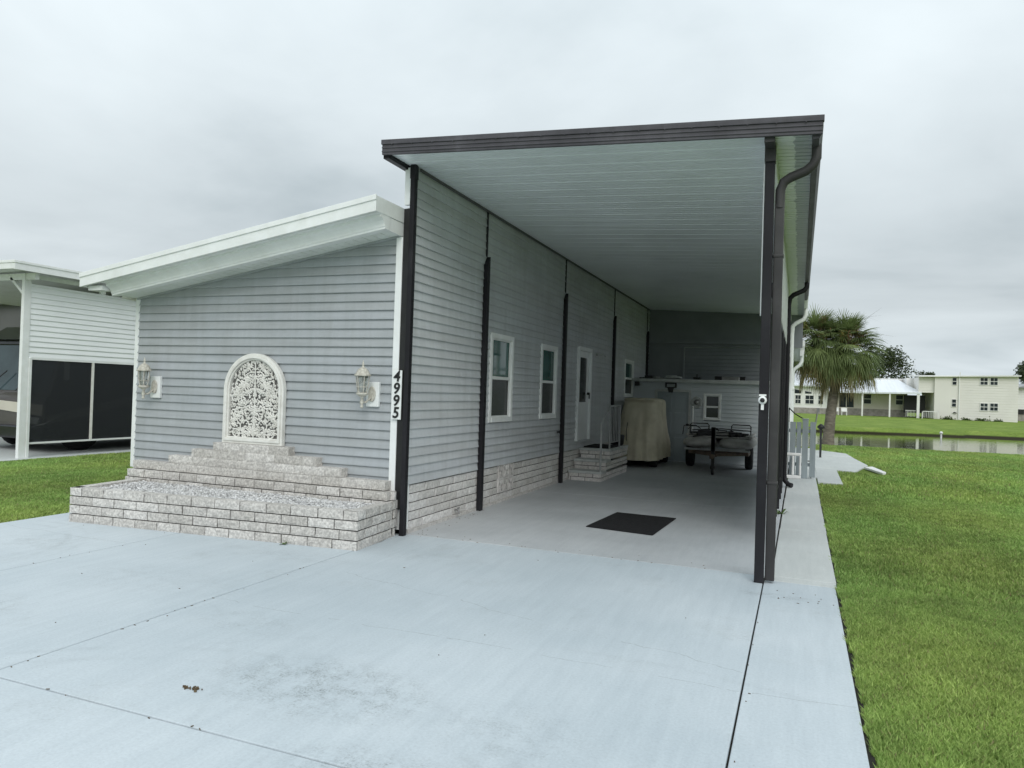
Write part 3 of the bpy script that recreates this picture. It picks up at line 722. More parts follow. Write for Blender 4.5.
# ================================================================== CARPORT
cp = thing('carport', 'tall open carport with brown fascia and pale ribbed ceiling beside the grey house', 'carport', (-2, 7, 0))
def cz(x): return 4.055 - (x + 4.0) * .0500      # ceiling underside
cb = B(); y = 6.52; k = 0
while y < 20.38:
    yb = min(y + .1016, 20.4); g0_ = .016 if k % 3 == 0 else .008; g1_ = .016 if k % 3 == 2 else .008
    cb.hexa([(-4.10, y + g0_, cz(-4.1)), (.045, y + g0_, cz(.045)), (.045, yb - g1_, cz(.045)), (-4.10, yb - g1_, cz(-4.1))],
            [(-4.10, y + .001, cz(-4.1) + .034), (.045, y + .001, cz(.045) + .034), (.045, yb - .001, cz(.045) + .034), (-4.10, yb - .001, cz(-4.1) + .034)])
    y = yb; k += 1
cb.hexa([(-4.10, 6.52, cz(-4.1) + .019), (.045, 6.52, cz(.045) + .019), (.045, 20.4, cz(.045) + .019), (-4.10, 20.4, cz(-4.1) + .019)],
        [(-4.10, 6.52, cz(-4.1) + .05), (.045, 6.52, cz(.045) + .05), (.045, 20.4, cz(.045) + .05), (-4.10, 20.4, cz(-4.1) + .05)])
M['ceil'] = mat('pale_ribbed_ceiling', (.80, .845, .875), (.745, .785, .81), scale=.7, rough=.30, spec=.4, c3=(.55, .59, .60), scale3=.9, amt3=.35)
cb.build('ceiling', M['ceil'], cp)
# mildew on the outer eave strip
nt = M['ceil'].node_tree; N = nt.nodes; Lk = nt.links; b = N['Principled BSDF']
cur = b.inputs['Base Color'].links[0].from_socket
tc = N.new('ShaderNodeTexCoord'); sp = N.new('ShaderNodeSeparateXYZ'); Lk.new(tc.outputs['Object'], sp.inputs[0])
nz = N.new('ShaderNodeTexNoise'); nz.inputs['Scale'].default_value = 2.5; nz.inputs['Detail'].default_value = 8; nz.inputs['Roughness'].default_value = .8
mpp = N.new('ShaderNodeMapping'); mpp.inputs['Scale'].default_value = (1, 3, 1); Lk.new(tc.outputs['Object'], mpp.inputs[0]); Lk.new(mpp.outputs[0], nz.inputs['Vector'])
def mth(op, a, b2):
    n = N.new('ShaderNodeMath'); n.operation = op
    for i, x_ in enumerate((a, b2)):
        if isinstance(x_, (int, float)): n.inputs[i].default_value = x_
        else: Lk.new(x_, n.inputs[i])
    return n.outputs[0]
edge = mth('ADD', sp.outputs[0], mth('MULTIPLY', nz.outputs['Fac'], .16))      # object origin is at x=-2
g1 = mth('GREATER_THAN', edge, 1.985)
mx1 = mixc(g1, cur, (.38, .42, .42))
g0 = mth('MULTIPLY', mth('GREATER_THAN', sp.outputs[0], 1.66), .55)
g0 = mth('MULTIPLY', g0, mth('SUBTRACT', 1.0, g1))
mx2 = mixc(g0, mx1, (.76, .80, .69))
Lk.new(mx2, b.inputs['Base Color'])

fb = B()
def fseg(y0, y1, t0, t1, xa=-4.125, xb=.125):
    fb.hexa([(xa, y0, cz(xa) + t0), (xb, y0, cz(xb) + t0), (xb, y1, cz(xb) + t0), (xa, y1, cz(xa) + t0)],
            [(xa, y0, cz(xa) + t1), (xb, y0, cz(xb) + t1), (xb, y1, cz(xb) + t1), (xa, y1, cz(xa) + t1)])
fseg(6.49, 6.52, -.02, .085); fseg(6.478, 6.53, .085, .135, -4.132, .135); fseg(6.482, 6.49, .005, .02); fseg(6.482, 6.49, .045, .058)
for i in range(18):
    xx = -4.0 + i * .235; fb.tube([(xx, 6.472, cz(xx) + .082), (xx, 6.49, cz(xx) + .082)], .006, 6)
fb.build('front_fascia', M['brown_face'], cp, bevel=.003)
rb = B()
rb.hexa([(-4.13, 6.53, cz(-4.13) + .055), (.13, 6.53, cz(.13) + .055), (.13, 20.5, cz(.13) + .055), (-4.13, 20.5, cz(-4.13) + .055)],
        [(-4.13, 6.53, cz(-4.13) + .11), (.13, 6.53, cz(.13) + .11), (.13, 20.5, cz(.13) + .11), (-4.13, 20.5, cz(-4.13) + .11)])
rb.build('roof', M['white'], cp)
sg = B(); sg.box(-4.125, -4.055, 6.52, 20.5, cz(-4.15) - .055, cz(-4.15) + .05); sg.build('side_fascia', M['brown'], cp, bevel=.004)
gt = B()   # right gutter, brown
pr_ = [(.048, -.045), (.10, -.045), (.118, -.01), (.118, .03), (.128, .05), (.128, .075), (.048, .075)]
gt.prism([(x_, cz(.1) + z_) for x_, z_ in pr_], 'y', 6.53, 17.0)
gt.build('gutter', M['brown_face'], cp)
gt = B(); gt.prism([(x_, cz(.1) + z_) for x_, z_ in pr_], 'y', 17.0, 20.5); gt.build('gutter', M['white'], cp)
def post(x0, x1, y0, y1, z0, z1, m='brown', name='post'):
    p = B(); p.box(x0, x1, y0, y1, z0, z1); o = p.build(name, M[m], cp, bevel=.006)
    return o
# left front corner post with its flashing
post(-4.012, -3.955, 6.90, 6.97, 0, 4.06)
fx = B(); fx.box(-4.092, -4.016, 6.93, 6.985, 0.28, 3.58); fx.build('corner_flashing', M['black'], cp)
ft = B(); ft.box(-4.016, -3.951, 6.896, 6.974, 3.90, 4.045); ft.build('post_bracket', M['brown'], cp, bevel=.003)
# wall posts
for yy in (8.87, 12.42, 16.15, 20.0):
    pb = B()
    pb.prism([(yy, 0.0), (yy + .09, 0.0), (yy + .09, 3.42), (yy, 3.30)], 'x', -3.984, -3.925)
    pb.build('post', M['brown'], cp, bevel=.004)
    ps = B(); ps.box(-3.984, -3.970, yy + .05, yy + .09, 3.42, 4.03); ps.build('post_strip', M['brown'], cp)
st = B(); st.box(-3.984, -3.968, 7.05, 20.4, 4.02, 4.05); st.build('wall_channel', M['far_grey'], cp)
# right side posts
post(-.332, -.252, 6.72, 6.80, 0, 3.855)
br_ = B(); br_.box(-.338, -.246, 6.70, 6.806, 3.70, 3.862); br_.box(-.335, -.250, 6.525, 6.699, 3.81, 3.868); br_.build('post_bracket', M['bronze'], cp, bevel=.003)
pw = B(); pw.box(-.345, -.336, 6.76, 6.80, 2.35, 3.70); pw.build('white_channel', M['white'], cp)
for yy in (10.65, 14.25, 17.9): post(-.325, -.25, yy, yy + .08, 0, 3.84)
for yy in (8.85, 9.9, 11.45, 12.6, 13.4, 15.5, 16.6): post(-.30, -.240, yy, yy + .05, 0, 2.64)
# long beam along the right posts
bm_ = B(); bm_.box(-.325, -.25, 6.82, 20.4, 3.70, 3.853); bm_.build('side_beam', M['white'], cp)
sc = B(); y = 8.9
while y < 17.0:
    sc.box(-.276, -.264, y, y + .10, .36, 2.60); sc.box(-.272, -.268, y + .10, y + .15, .362, 2.598); y += .15
sc.box(-.285, -.256, 8.9, 17.05, .33, .36); sc.build('side_screen', M['brown'], cp)
sc = B(); sc.box(-.275, -.250, 6.86, 18.6, 2.60, 2.655); sc.build('side_rail', M['brown'], cp)
# white lattice above it
la = B(); y0_, y1_, z0_, z1_ = 8.2, 18.6, 2.66, 3.70; H_ = z1_ - z0_
t = y0_ - H_
while t < y1_:
    for sgn in (1, -1):
        a = (t, z0_) if sgn > 0 else (t + H_, z0_); b2 = (t + H_, z1_) if sgn > 0 else (t, z1_)
        (ya, za), (yb, zb) = a, b2
        def cl(ya, za, yb, zb):
            pts = []
            for (p, q2, r_, s_) in ((ya, za, yb, zb), (yb, zb, ya, za)):
                if p < y0_: f_ = (y0_ - p) / (r_ - p); p, q2 = y0_, q2 + (s_ - q2) * f_
                if p > y1_: f_ = (y1_ - p) / (r_ - p); p, q2 = y1_, q2 + (s_ - q2) * f_
                pts.append((p, q2))
            return pts
        if max(ya, yb) > y0_ + .02 and min(ya, yb) < y1_ - .02:
            (p, q2), (r_, s_) = cl(ya, za, yb, zb); xo = -.256 if sgn > 0 else -.248
            la.bar((xo, p, q2), (xo, r_, s_), .034, .007, up=(1, 0, 0))
    t += .16
la.box(-.275, -.24, y0_ - .03, y0_, z0_, z1_)
la.build('lattice', M['white'], cp)
# downspouts
def rect_pipe(Bd, pts, w, h):
    for a, b2 in zip(pts[:-1], pts[1:]): Bd.bar(a, b2, w, h, up=(0, 1, 0))
ds = B()
ds.tube([(.085, 6.78, 3.83), (.085, 6.78, 3.72), (.06, 6.78, 3.66), (0, 6.78, 3.61), (-.12, 6.78, 3.565), (-.175, 6.78, 3.53), (-.203, 6.79, 3.46), (-.205, 6.79, 3.3)], .043, 10)
ds.box(-.245, -.165, 6.76, 6.83, .02, 3.34); ds.box(-.252, -.158, 6.753, 6.837, .86, .89); ds.box(-.251, -.159, 6.754, 6.836, 2.86, 2.89)
ds.build('downspout', M['bronze'], cp, bevel=.008)
ds = B()
ds.tube([(.075, 14.45, 3.80), (.075, 14.45, 3.72), (.03, 14.45, 3.66), (-.15, 14.45, 3.58), (-.21, 14.45, 3.52), (-.228, 14.45, 3.40), (-.228, 14.45, .22), (-.215, 14.45, .12), (-.15, 14.40, .055), (-.09, 14.36, .045)], .045, 10)
ds.build('downspout', M['brown'], cp)
ds = B()
ds.tube([(.09, 18.6, 3.80), (.09, 18.6, 3.66), (.05, 18.6, 3.56), (-.12, 18.6, 3.47), (-.19, 18.6, 3.40), (-.205, 18.6, 3.2), (-.205, 18.6, .1)], .05, 10)
ds.build('downspout', M['white'], cp)
# bits of wood debris where the first downspout meets the post
# rear panel of the carport above the shed
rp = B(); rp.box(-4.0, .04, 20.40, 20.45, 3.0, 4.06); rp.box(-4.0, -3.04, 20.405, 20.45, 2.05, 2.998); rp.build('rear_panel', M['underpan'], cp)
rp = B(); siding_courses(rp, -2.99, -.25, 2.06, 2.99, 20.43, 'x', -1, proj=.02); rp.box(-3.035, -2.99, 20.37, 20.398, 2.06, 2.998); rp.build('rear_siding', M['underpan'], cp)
rp = B(); rp.hexa([(-4.0, 20.30, 3.12), (-.25, 20.30, 3.06), (-.25, 20.40, 3.06), (-4.0, 20.40, 3.12)], [(-4.0, 20.30, 3.24), (-.25, 20.30, 3.17), (-.25, 20.40, 3.17), (-4.0, 20.40, 3.24)])
rp.build('rear_fascia', M['underpan'], cp)

# post ornament / sensor
t = thing('security_light', 'small round white light fixed to the brown front right post', 'light', (-.30, 6.72, 1.6))
l_ = B(); l_.lathe(-.300, 1.60, [(.012, 6.718), (.030, 6.712), (.037, 6.700), (.033, 6.690), (.017, 6.682)], 18, 'y'); l_.box(-.312, -.288, 6.700, 6.72, 1.515, 1.57); l_.box(-.33, -.27, 6.70, 6.72, 1.635, 1.652)
l_.build('housing', M['white'], t); l_ = B(); l_.lathe(-.300, 1.60, [(.020, 6.684), (.020, 6.672), (.012, 6.668)], 14, 'y'); l_.build('lens', M['black'], t)

# ================================================================== SHED AT THE REAR
sh = thing('storage_shed', 'low grey-sided storage shed closing off the back of the carport', 'shed', (-2, 18.4, 0))
SY = 18.4
s_ = B(); siding_courses(s_, -3.985, -3.40, .02, 1.98, SY, 'x', -1); siding_courses(s_, -2.50, -.26, .02, 1.98, SY, 'x', -1, holes=[(-2.18, -1.80, 1.09, 1.70)])
siding_courses(s_, -3.40, -2.50, 1.80, 1.98, SY, 'x', -1)
s_.build('siding', M['siding_shed'], sh)
s_ = B(); s_.box(-3.985, -.26, SY + .002, 20.35, 0, .02); s_.box(-.30, -.235, SY + .01, 27.0, .0, 2.0); s_.box(-3.98, -.3, SY + .06, SY + .1, .02, 1.97)
s_.build('wall', M['siding_shed'], sh)
s_ = B(); s_.box(-.285, -.235, 20.46, 27.0, 2.0, 3.02); s_.box(-4.0, -.3, 26.9, 27.0, 0, 3.0); s_.build('rear_wall', M['siding_shed'], sh)
s_ = B(); s_.hexa([(-3.98, SY - .12, 1.985), (-.25, SY - .12, 1.965), (-.25, 20.39, 1.965), (-3.98, 20.39, 1.985)], [(-3.98, SY - .12, 2.055), (-.25, SY - .12, 2.06), (-.25, 20.39, 2.06), (-3.98, 20.39, 2.055)])
s_.build('deck', M['ledge'], sh, bevel=.004)
s_ = B(); s_.box(-4.2, .10, 20.52, 27.2, 3.04, 3.20); s_.box(-.24, .085, 20.54, 27.1, 2.99, 3.035); s_.prism([(-.02, 2.80), (.05, 2.80), (.085, 2.86), (.085, 3.0), (-.02, 3.0)], 'y', 20.56, 27.0)
s_.build('roof', M['white'], sh, bevel=.004)
s_ = B(); s_.tube([(.03, 20.7, 2.85), (.03, 20.7, 2.66), (-.02, 20.7, 2.56), (-.14, 20.7, 2.46), (-.18, 20.7, 2.38), (-.18, 20.7, .1)], .045, 8); s_.build('downspout', M['white'], sh)
# door
d_ = B(); d_.box(-3.40, -3.34, SY - .035, SY + .04, .0, 1.80); d_.box(-2.56, -2.50, SY - .035, SY + .04, 0, 1.80); d_.box(-3.34, -2.56, SY - .035, SY + .04, 1.74, 1.80)
d_.build('door_frame', M['ledge'], sh, bevel=.003)
d_ = B(); d_.box(-3.34, -2.56, SY - .005, SY + .03, .02, 1.74)
for i in range(2):
    for (za, zb) in ((.12, .60), (.68, 1.22), (1.30, 1.64)):
        xa = -3.26 + i * .36; d_.prism([(xa, za), (xa + .28, za), (xa + .28, zb), (xa, zb)], 'y', SY - .014, SY - .004)
dd_ = d_.build('door', M['door'], sh, bevel=.006)
d_ = B(); d_.tube([(-2.63, SY - .005, .88), (-2.63, SY - .06, .88)], .028, 10); d_.build('knob', M['steel'], dd_)
win(sh, 'window', 'x', SY, -1, -2.20, -1.78, 1.07, 1.72, upper='pane_clear', lower='pane_clear', fw=.045)

def onething(name, label, cat, build, m, group=None, bevel=0):
    o = build.build(name, M[m], bevel=bevel); return tag(o, label, cat, group)
# hose reel
t = thing('hose_reel', 'round white coiled hose on the shed wall left of the small window', 'hose reel', (-2.36, 18.35, 1.49))
r_ = B()
for k, rr in enumerate((.13, .105, .08)):
    r_.tube([(-2.36 + rr * math.cos(a * PI / 12), 18.335 - .015 * (k % 2), 1.495 + rr * math.sin(a * PI / 12)) for a in range(25)], .0135, 6, caps=False)
r_.build('hose', M['ledge'], t); r_ = B(); r_.lathe(-2.36, 1.495, [(.06, 18.385), (.06, 18.30), (.03, 18.29), (.02, 18.27)], 14, 'y'); r_.build('hub', M['steel'], t)
p_ = B(); p_.tube([(-2.435, 18.30, .02), (-2.445, 18.33, 1.36)], .022, 8); p_.lathe(-2.445, 18.33, [(.03, 1.36), (.03, 1.39), (.01, 1.40)], 8)
onething('pole', 'slim white pole leaning on the shed wall between the door and the window', 'pole', p_, 'white')
# floodlight above the shed door
t = thing('flood_light', 'square dark floodlight hung above the shed door', 'light', (-3.0, 18.3, 1.9))
f_ = B(); f_.box(-3.13, -3.09, 18.24, 18.28, 1.84, 1.97); f_.box(-2.89, -2.85, 18.24, 18.28, 1.84, 1.97); f_.box(-3.09, -2.89, 18.24, 18.28, 1.935, 1.97); f_.box(-3.09, -2.89, 18.24, 18.28, 1.83, 1.86)
f_.build('bracket', M['black'], t)
f_ = B(); f_.prism([(-3.06, 1.83), (-2.92, 1.83), (-2.95, 1.72), (-3.03, 1.72)], 'y', 18.20, 18.30); f_.build('lamp', M['black'], t)
c_ = B(); c_.box(-3.89, -3.78, 18.20, 18.285, 1.87, 1.975); c_.tube([(-3.835, 18.20, 1.92), (-3.835, 18.17, 1.92)], .03, 10)
onething('speaker', 'small black box mounted under the left end of the shed deck', 'speaker', c_, 'black')
# things stored on the deck of the shed
def stored(name, label, cat, x0, x1, y0, y1, h, m, extra=None):
    b_ = B(); b_.box(x0, x1, y0, y1, 2.062, 2.062 + h)
    b_.box(x0 - .01, x1 + .01, y0 - .01, y1 + .01, 2.062 + h * .78, 2.062 + h * .9)
    if extra: extra(b_)
    onething(name, label, cat, b_, m, bevel=.006)
stored('storage_box', 'pale box stored on the shed deck towards the right', 'box', -1.83, -1.42, 18.9, 19.2, .10, 'cardboard')
stored('tool_case', 'low black case on the shed deck behind the pale box', 'case', -2.05, -1.30, 19.35, 19.55, .12, 'black')
stored('toolbox', 'dark toolbox on the shed deck left of the pale box', 'toolbox', -2.52, -2.36, 18.8, 19.0, .07, 'black', lambda b_: b_.bar((-2.44, 18.9, 2.13), (-2.44, 18.9, 2.21), .03))
cc = B(); cc.tube([(-3.0 + .2 * math.cos(a * .4) * (1 + .1 * math.sin(a)), 18.7 + .15 * math.sin(a * .4), 2.08 + .002 * a) for a in range(30)], .018, 6)
cc.tube([(-3.0 + .16 * math.cos(a * .4), 18.7 + .1 * math.sin(a * .4), 2.10 + .001 * a) for a in range(30)], .018, 6)
onething('coiled_rope', 'pale coiled rope lying on the shed deck above the door', 'rope', cc, 'ledge')
cc = B()
for k in range(6): cc.tube([(-3.9 + k * .09, 18.9 + .05 * math.sin(k * 3), 2.085), (-3.85 + k * .08, 19.5, 2.11 + .02 * math.sin(k * 5))], .022, 6)
cc.box(-3.75, -3.55, 18.75, 18.95, 2.062, 2.15)
onething('bundle_of_rods', 'dark bundle of gear at the left end of the shed deck', 'gear', cc, 'black')
cc = B(); cc.lathe(-3.4, 18.55, [(.08, 2.062), (.09, 2.10), (.085, 2.115), (.03, 2.12)], 12); cc.box(-3.32, -3.2, 18.5, 18.6, 2.062, 2.095)
onething('paint_can', 'flat can standing near the left of the shed deck', 'can', cc, 'cardboard')

# ================================================================== PLANTER
pl = thing('brick_planter', 'low rough-faced grey brick planter with a stepped brick back against the house', 'planter', (-5.8, 6.2, 0))
A0, A1 = (-7.555, 5.73), (-3.985, 6.055); Bb, Bm = B(), B()
brick_run(Bb, Bm, A0, A1, .0, 4, ch=.098, bl=.295, depth=.12)
Cc = (-4.035, 6.80)
brick_run(Bb, Bm, A1, Cc, .0, 4, ch=.098, bl=.295, depth=.12)
Dd = (-7.68, 6.80)
brick_run(Bb, Bm, Dd, A0, .0, 4, ch=.098, bl=.295, depth=.12)
Bb.box(-4.12, -3.993, 6.07, 6.20, .30, .385)
Bb.build('planter_wall', M['brick'], pl); Bm.build('joint', M['mortar'], pl)
# stepped back, brick courses from gravel level up
Bb, Bm = B(), B()
rows = [(-7.98, -3.99, .30, .6, 6.72), (-7.98, -3.99, .40, .6, 6.72)]
brick_run(Bb, Bm, (-7.91, 6.74), (-4.05, 6.74), .0, 5, ch=.0985, bl=.30, depth=.19)
for (xa, xb, z, yf) in ((-7.84, -4.14, .493, 6.79), (-7.27, -4.71, .592, 6.80), (-6.90, -5.06, .690, 6.808), (-6.57, -5.45, .787, 6.815)):
    brick_run(Bb, None, (xa, yf), (xb, yf), z, 1, ch=.098, bl=.40, depth=.13, gap=.002)
Bb.build('stepped_back', M['brick'], pl)
Bm.build('stepped_joint', M['mortar'], pl)
# brick return between the planter and the post, and the dark split in it
Bb = B(); Bm = B(); brick_run(Bb, Bm, (-4.037, 6.80), (-4.042, 6.885), .0, 5, ch=.098, bl=.3, depth=.12)
Bb.build('end_block', M['brick'], pl); Bm.build('end_joint', M['mortar'], pl)
# gravel
gv = B(); r_ = random.Random(5)
gv.hexa([(-7.5, 5.84, .05), (-4.09, 6.16, .05), (-4.09, 6.70, .05), (-7.6, 6.70, .05)], [(-7.5, 5.84, .335), (-4.09, 6.16, .335), (-4.09, 6.70, .335), (-7.6, 6.70, .335)])
def stone(Bd, x_, y_, z_, s):
    ax = [Vector((r_.gauss(0, 1), r_.gauss(0, 1), r_.gauss(0, 1))).normalized() for _ in range(6)]
    a = r_.uniform(0, 6.28); R_ = Matrix.Rotation(a, 3, 'Z') @ Matrix.Rotation(r_.uniform(-.6, .6), 3, 'X')
    vs = []
    for p in ((1, 0, 0), (0, 1, 0), (-1, 0, 0), (0, -1, 0), (0, 0, 1), (0, 0, -1)):
        q2 = R_ @ Vector((p[0] * s * r_.uniform(.7, 1.3), p[1] * s * r_.uniform(.6, 1.1), p[2] * s * r_.uniform(.5, .9))); vs.append((x_ + q2.x, y_ + q2.y, z_ + q2.z))
    Bd.add(vs, [(0, 1, 4), (1, 2, 4), (2, 3, 4), (3, 0, 4), (1, 0, 5), (2, 1, 5), (3, 2, 5), (0, 3, 5)])
for i in range(9000):
    x_ = r_.uniform(-7.52, -4.10); yl = 5.85 + (x_ + 7.5) * .094
    y_ = r_.uniform(yl + .01, 6.69); stone(gv, x_, y_, .338 + r_.uniform(0, .022) + .012 * math.sin(x_ * 5) * math.sin(y_ * 9), r_.uniform(.009, .019))
tag(gv.build('gravel', M['gravel']), 'white marble chip gravel filling the brick planter', 'gravel', kind='stuff')

# ------------------------------------------------------------------ arched panel
ap = thing('arched_panel', 'cream arched plaque with pierced leaf scrollwork standing on the stepped bricks', 'wall plaque', (-6.06, 6.80, .885))
ACX, AW, AZ0, ATOP = -6.035, .445, .885, 1.965
def arch_pts(inset, n=28):
    w_ = AW - inset; zc_ = ATOP - AW
    pts = [(ACX - w_, AZ0 + inset), (ACX + w_, AZ0 + inset)]
    for k in range(n + 1):
        a = PI * k / n; pts.append((ACX + w_ * math.cos(a), zc_ + w_ * math.sin(a) * 1.0))
    return pts
def ring(Bd, i0, i1, y0, y1):
    o = arch_pts(i0); i_ = arch_pts(i1); n = len(o)
    vs = [(x_, y0, z_) for x_, z_ in o] + [(x_, y0, z_) for x_, z_ in i_] + [(x_, y1, z_) for x_, z_ in o] + [(x_, y1, z_) for x_, z_ in i_]
    fs = []
    for k in range(n):
        j = (k + 1) % n
        fs += [(k, j, n + j, n + k), (2*n + k, 3*n + k, 3*n + j, 2*n + j), (k, 2*n + k, 2*n + j, j), (n + k, n + j, 3*n + j, 3*n + k)]
    Bd.add(vs, fs)
fr_ = B(); ring(fr_, 0, .030, 6.865, 6.925); ring(fr_, .0295, .060, 6.850, 6.925); ring(fr_, .0595, .078, 6.872, 6.925)
fr_.build('frame', M['cream'], ap, bevel=.005)
bk = B(); bk.prism(arch_pts(.074), 'y', 6.918, 6.924); bk.build('backing', M['recess'], ap)
fg = B(); r_ = random.Random(21)
def inside_arch(x_, z_, m_):
    w_ = AW - .078 - m_; zc_ = ATOP - AW
    dx = abs(x_ - ACX)
    if z_ < AZ0 + .078 + m_ or dx > w_: return False
    return z_ <= zc_ or math.hypot(dx, z_ - zc_) <= w_
def leaf2(x_, z_, a, l, w2, mirror=True):
    for sg_ in ((1, -1) if mirror else (1,)):
        cx_ = ACX + sg_ * x_; aa = a if sg_ > 0 else PI - a
        ca, sa = math.cos(aa), math.sin(aa)
        out = []
        for (u, v) in ((0, 0), (.25, .8), (.55, 1), (1, 0), (.55, -1), (.25, -.8)):
            px_ = u * l; pz = v * w2 + .25 * w2 * math.sin(u * PI)
            out.append((cx_ + px_ * ca - pz * sa, z_ + px_ * sa + pz * ca))
        if all(inside_arch(p, q2, -.012) for p, q2 in out):
            y0 = 6.884 + r_.uniform(-.004, .004)
            vs = [(p, y0 + .018, q2) for p, q2 in out]; vc = (cx_ + .5 * l * ca, y0, z_ + .5 * l * sa)
            n = len(vs); fg.add(vs + [vc], [(k, (k + 1) % n, n) for k in range(n)] + [tuple(range(n))])
# stem scrolls
for sg_ in (1, -1):
    for (x0, z0, rr, a0, a1) in ((.12, 1.10, .085, -1.2, 3.6), (.23, 1.27, .075, -2.6, 2.2), (.12, 1.44, .085, -1.4, 3.4), (.24, 1.60, .06, -2.4, 2.2), (.10, 1.73, .07, -1.2, 3.2), (.26, 1.02, .06, -2.5, 2.4), (.30, 1.44, .05, -2.4, 2.2)):
        pts = []
        for k in range(19):
            a = a0 + (a1 - a0) * k / 18; r2_ = rr * (1 - .45 * k / 18)
            pts.append((ACX + sg_ * (x0 + r2_ * math.cos(a)), 6.895, z0 + r2_ * math.sin(a)))
        fg.tube(pts, .0075, 5)
fg.tube([(ACX, 6.895, AZ0 + .08), (ACX + .006, 6.895, 1.3), (ACX, 6.895, 1.86)], .008, 5)
tries = 0; placed = []
while len(placed) < 620 and tries < 30000:
    tries += 1
    x_ = r_.uniform(0, .36); z_ = r_.uniform(AZ0 + .085, ATOP - .085)
    if not inside_arch(ACX + x_, z_, .004): continue
    if any(math.hypot(x_ - p, z_ - q2) < .0130 for p, q2 in placed): continue
    placed.append((x_, z_))
    a = math.atan2(math.sin(z_ * 21 + x_ * 12), math.cos(x_ * 19 + z_ * 7)) + r_.uniform(-.5, .5)
    leaf2(x_, z_, a, r_.uniform(.030, .050), r_.uniform(.0085, .0135))
for (x_, z_) in ((0, 1.02), (0, 1.25), (0, 1.47), (0, 1.68), (.17, 1.16), (.19, 1.38), (.19, 1.58), (.22, 1.05), (.1, 1.80)):
    for k in range(8): leaf2(x_, z_, k * PI / 4 + .2, .034, .010, mirror=x_ > 0)
fg.build('scrollwork', M['cream'], ap)

# ------------------------------------------------------------------ lanterns
def lantern(px_, zc_, label, group):
    t = thing('wall_lantern', label, 'wall lantern', (px_, 6.93, zc_), group)
    b_ = B(); b_.box(px_ - .005, px_ + .155, 6.895, 6.937, zc_ - .155, zc_ + .12); b_.build('mounting_block', M['white'], t, bevel=.006)
    b_ = B(); 
    pr2 = []
    for k in range(20):
        a = 2 * PI * k / 20; pr2.append((px_ + .075 + .045 * math.cos(a), zc_ - .015 + .085 * math.sin(a)))
    b_.prism(pr2, 'y', 6.872, 6.895); b_.build('backplate', M['cream_metal'], t, bevel=.006)
    lx, ly = px_ + .028, 6.765
    b_ = B(); b_.tube([(px_ + .07, 6.875, zc_ - .05), (px_ + .045, 6.82, zc_ - .105), (px_ + .01, 6.76, zc_ - .115), (lx, ly, zc_ - .07), (lx, ly, zc_ - .015)], [.014, .012, .012, .014, .018], 8)
    b_.lathe(lx, ly, [(.012, zc_ - .17), (.02, zc_ - .155), (.012, zc_ - .13), (.022, zc_ - .10), (.014, zc_ - .06), (.03, zc_ - .045), (.065, zc_ - .02), (.067, zc_ - .005), (.05, zc_)], 14)
    b_.build('bracket', M['cream_metal'], t)
    b_ = B()
    for k in range(6):
        a = 2 * PI * k / 6 + .3; ca, sa = math.cos(a), math.sin(a)
        pts = [(lx + r1 * ca, ly + r1 * sa, zc_ + h1) for r1, h1 in ((.048, 0), (.058, .05), (.068, .11), (.075, .185))]
        b_.tube(pts, .006, 5)
    b_.tube([(lx + .062 * math.cos(k * PI / 12), ly + .062 * math.sin(k * PI / 12), zc_ + .06) for k in range(25)], .004, 4, caps=False)
    b_.build('cage', M['cream_metal'], t)
    b_ = B(); b_.lathe(lx, ly, [(.042, zc_ + .004), (.052, zc_ + .05), (.062, zc_ + .11), (.068, zc_ + .18)], 6, smooth=False); b_.build('glass', M['clear_glass'], t)
    b_ = B(); b_.lathe(lx, ly, [(.015, zc_ + .003), (.015, zc_ + .06), (.019, zc_ + .085), (.012, zc_ + .115), (.002, zc_ + .125)], 10); b_.build('bulb', M['white'], t)
    b_ = B(); b_.lathe(lx, ly, [(.092, zc_ + .180), (.094, zc_ + .19), (.075, zc_ + .21), (.062, zc_ + .24), (.038, zc_ + .265), (.016, zc_ + .278), (.010, zc_ + .295), (.014, zc_ + .31), (.006, zc_ + .335), (.002, zc_ + .355)], 12)
    b_.build('cap', M['cream_metal'], t)
    return t
LG = 'cream coach lanterns either side of the arched plaque'
lantern(-4.475, 1.545, 'cream coach lantern on a white block beside the house number board', LG)
lantern(-7.70, 1.54, 'cream coach lantern on a white block at the left corner of the house', LG)

# ------------------------------------------------------------------ number board
nb = thing('house_number_board', 'narrow white board reading 4995 downward on the front corner trim', 'house number', (-4.1, 6.9, 1.53))
b_ = B(); b_.box(-4.152, -4.034, 6.893, 6.908, 1.262, 1.80); b_.build('board', M['white'], nb, bevel=.003)
def text_mesh(body, size, ext, loc, rot, m, parent, name, offset=0.0, shear=0.0, sx=1.0):
    cu = bpy.data.curves.new('txt', 'FONT'); cu.body = body; cu.size = size; cu.extrude = ext; cu.align_x = 'CENTER'; cu.align_y = 'CENTER'; cu.offset = offset; cu.shear = shear
    tmp = bpy.data.objects.new('txt_tmp', cu); COL.objects.link(tmp)
    dg = bpy.context.evaluated_depsgraph_get(); me = bpy.data.meshes.new_from_object(tmp.evaluated_get(dg))
    bpy.data.objects.remove(tmp); me.name = name
    me.transform(Matrix.Translation(loc) @ Matrix.Rotation(rot[2], 4, 'Z') @ Matrix.Rotation(rot[0], 4, 'X') @ Matrix.Scale(sx, 4, (1, 0, 0)))
    me.materials.clear()
    return link(name, me, M[m], parent)
for i, ch in enumerate('4995'):
    text_mesh(ch, .166, .003, Vector((-4.095, 6.888, 1.730 - i * .1325)), (PI/2, 0, 0), 'black', nb, 'digit', offset=.0034, shear=.12, sx=.98)

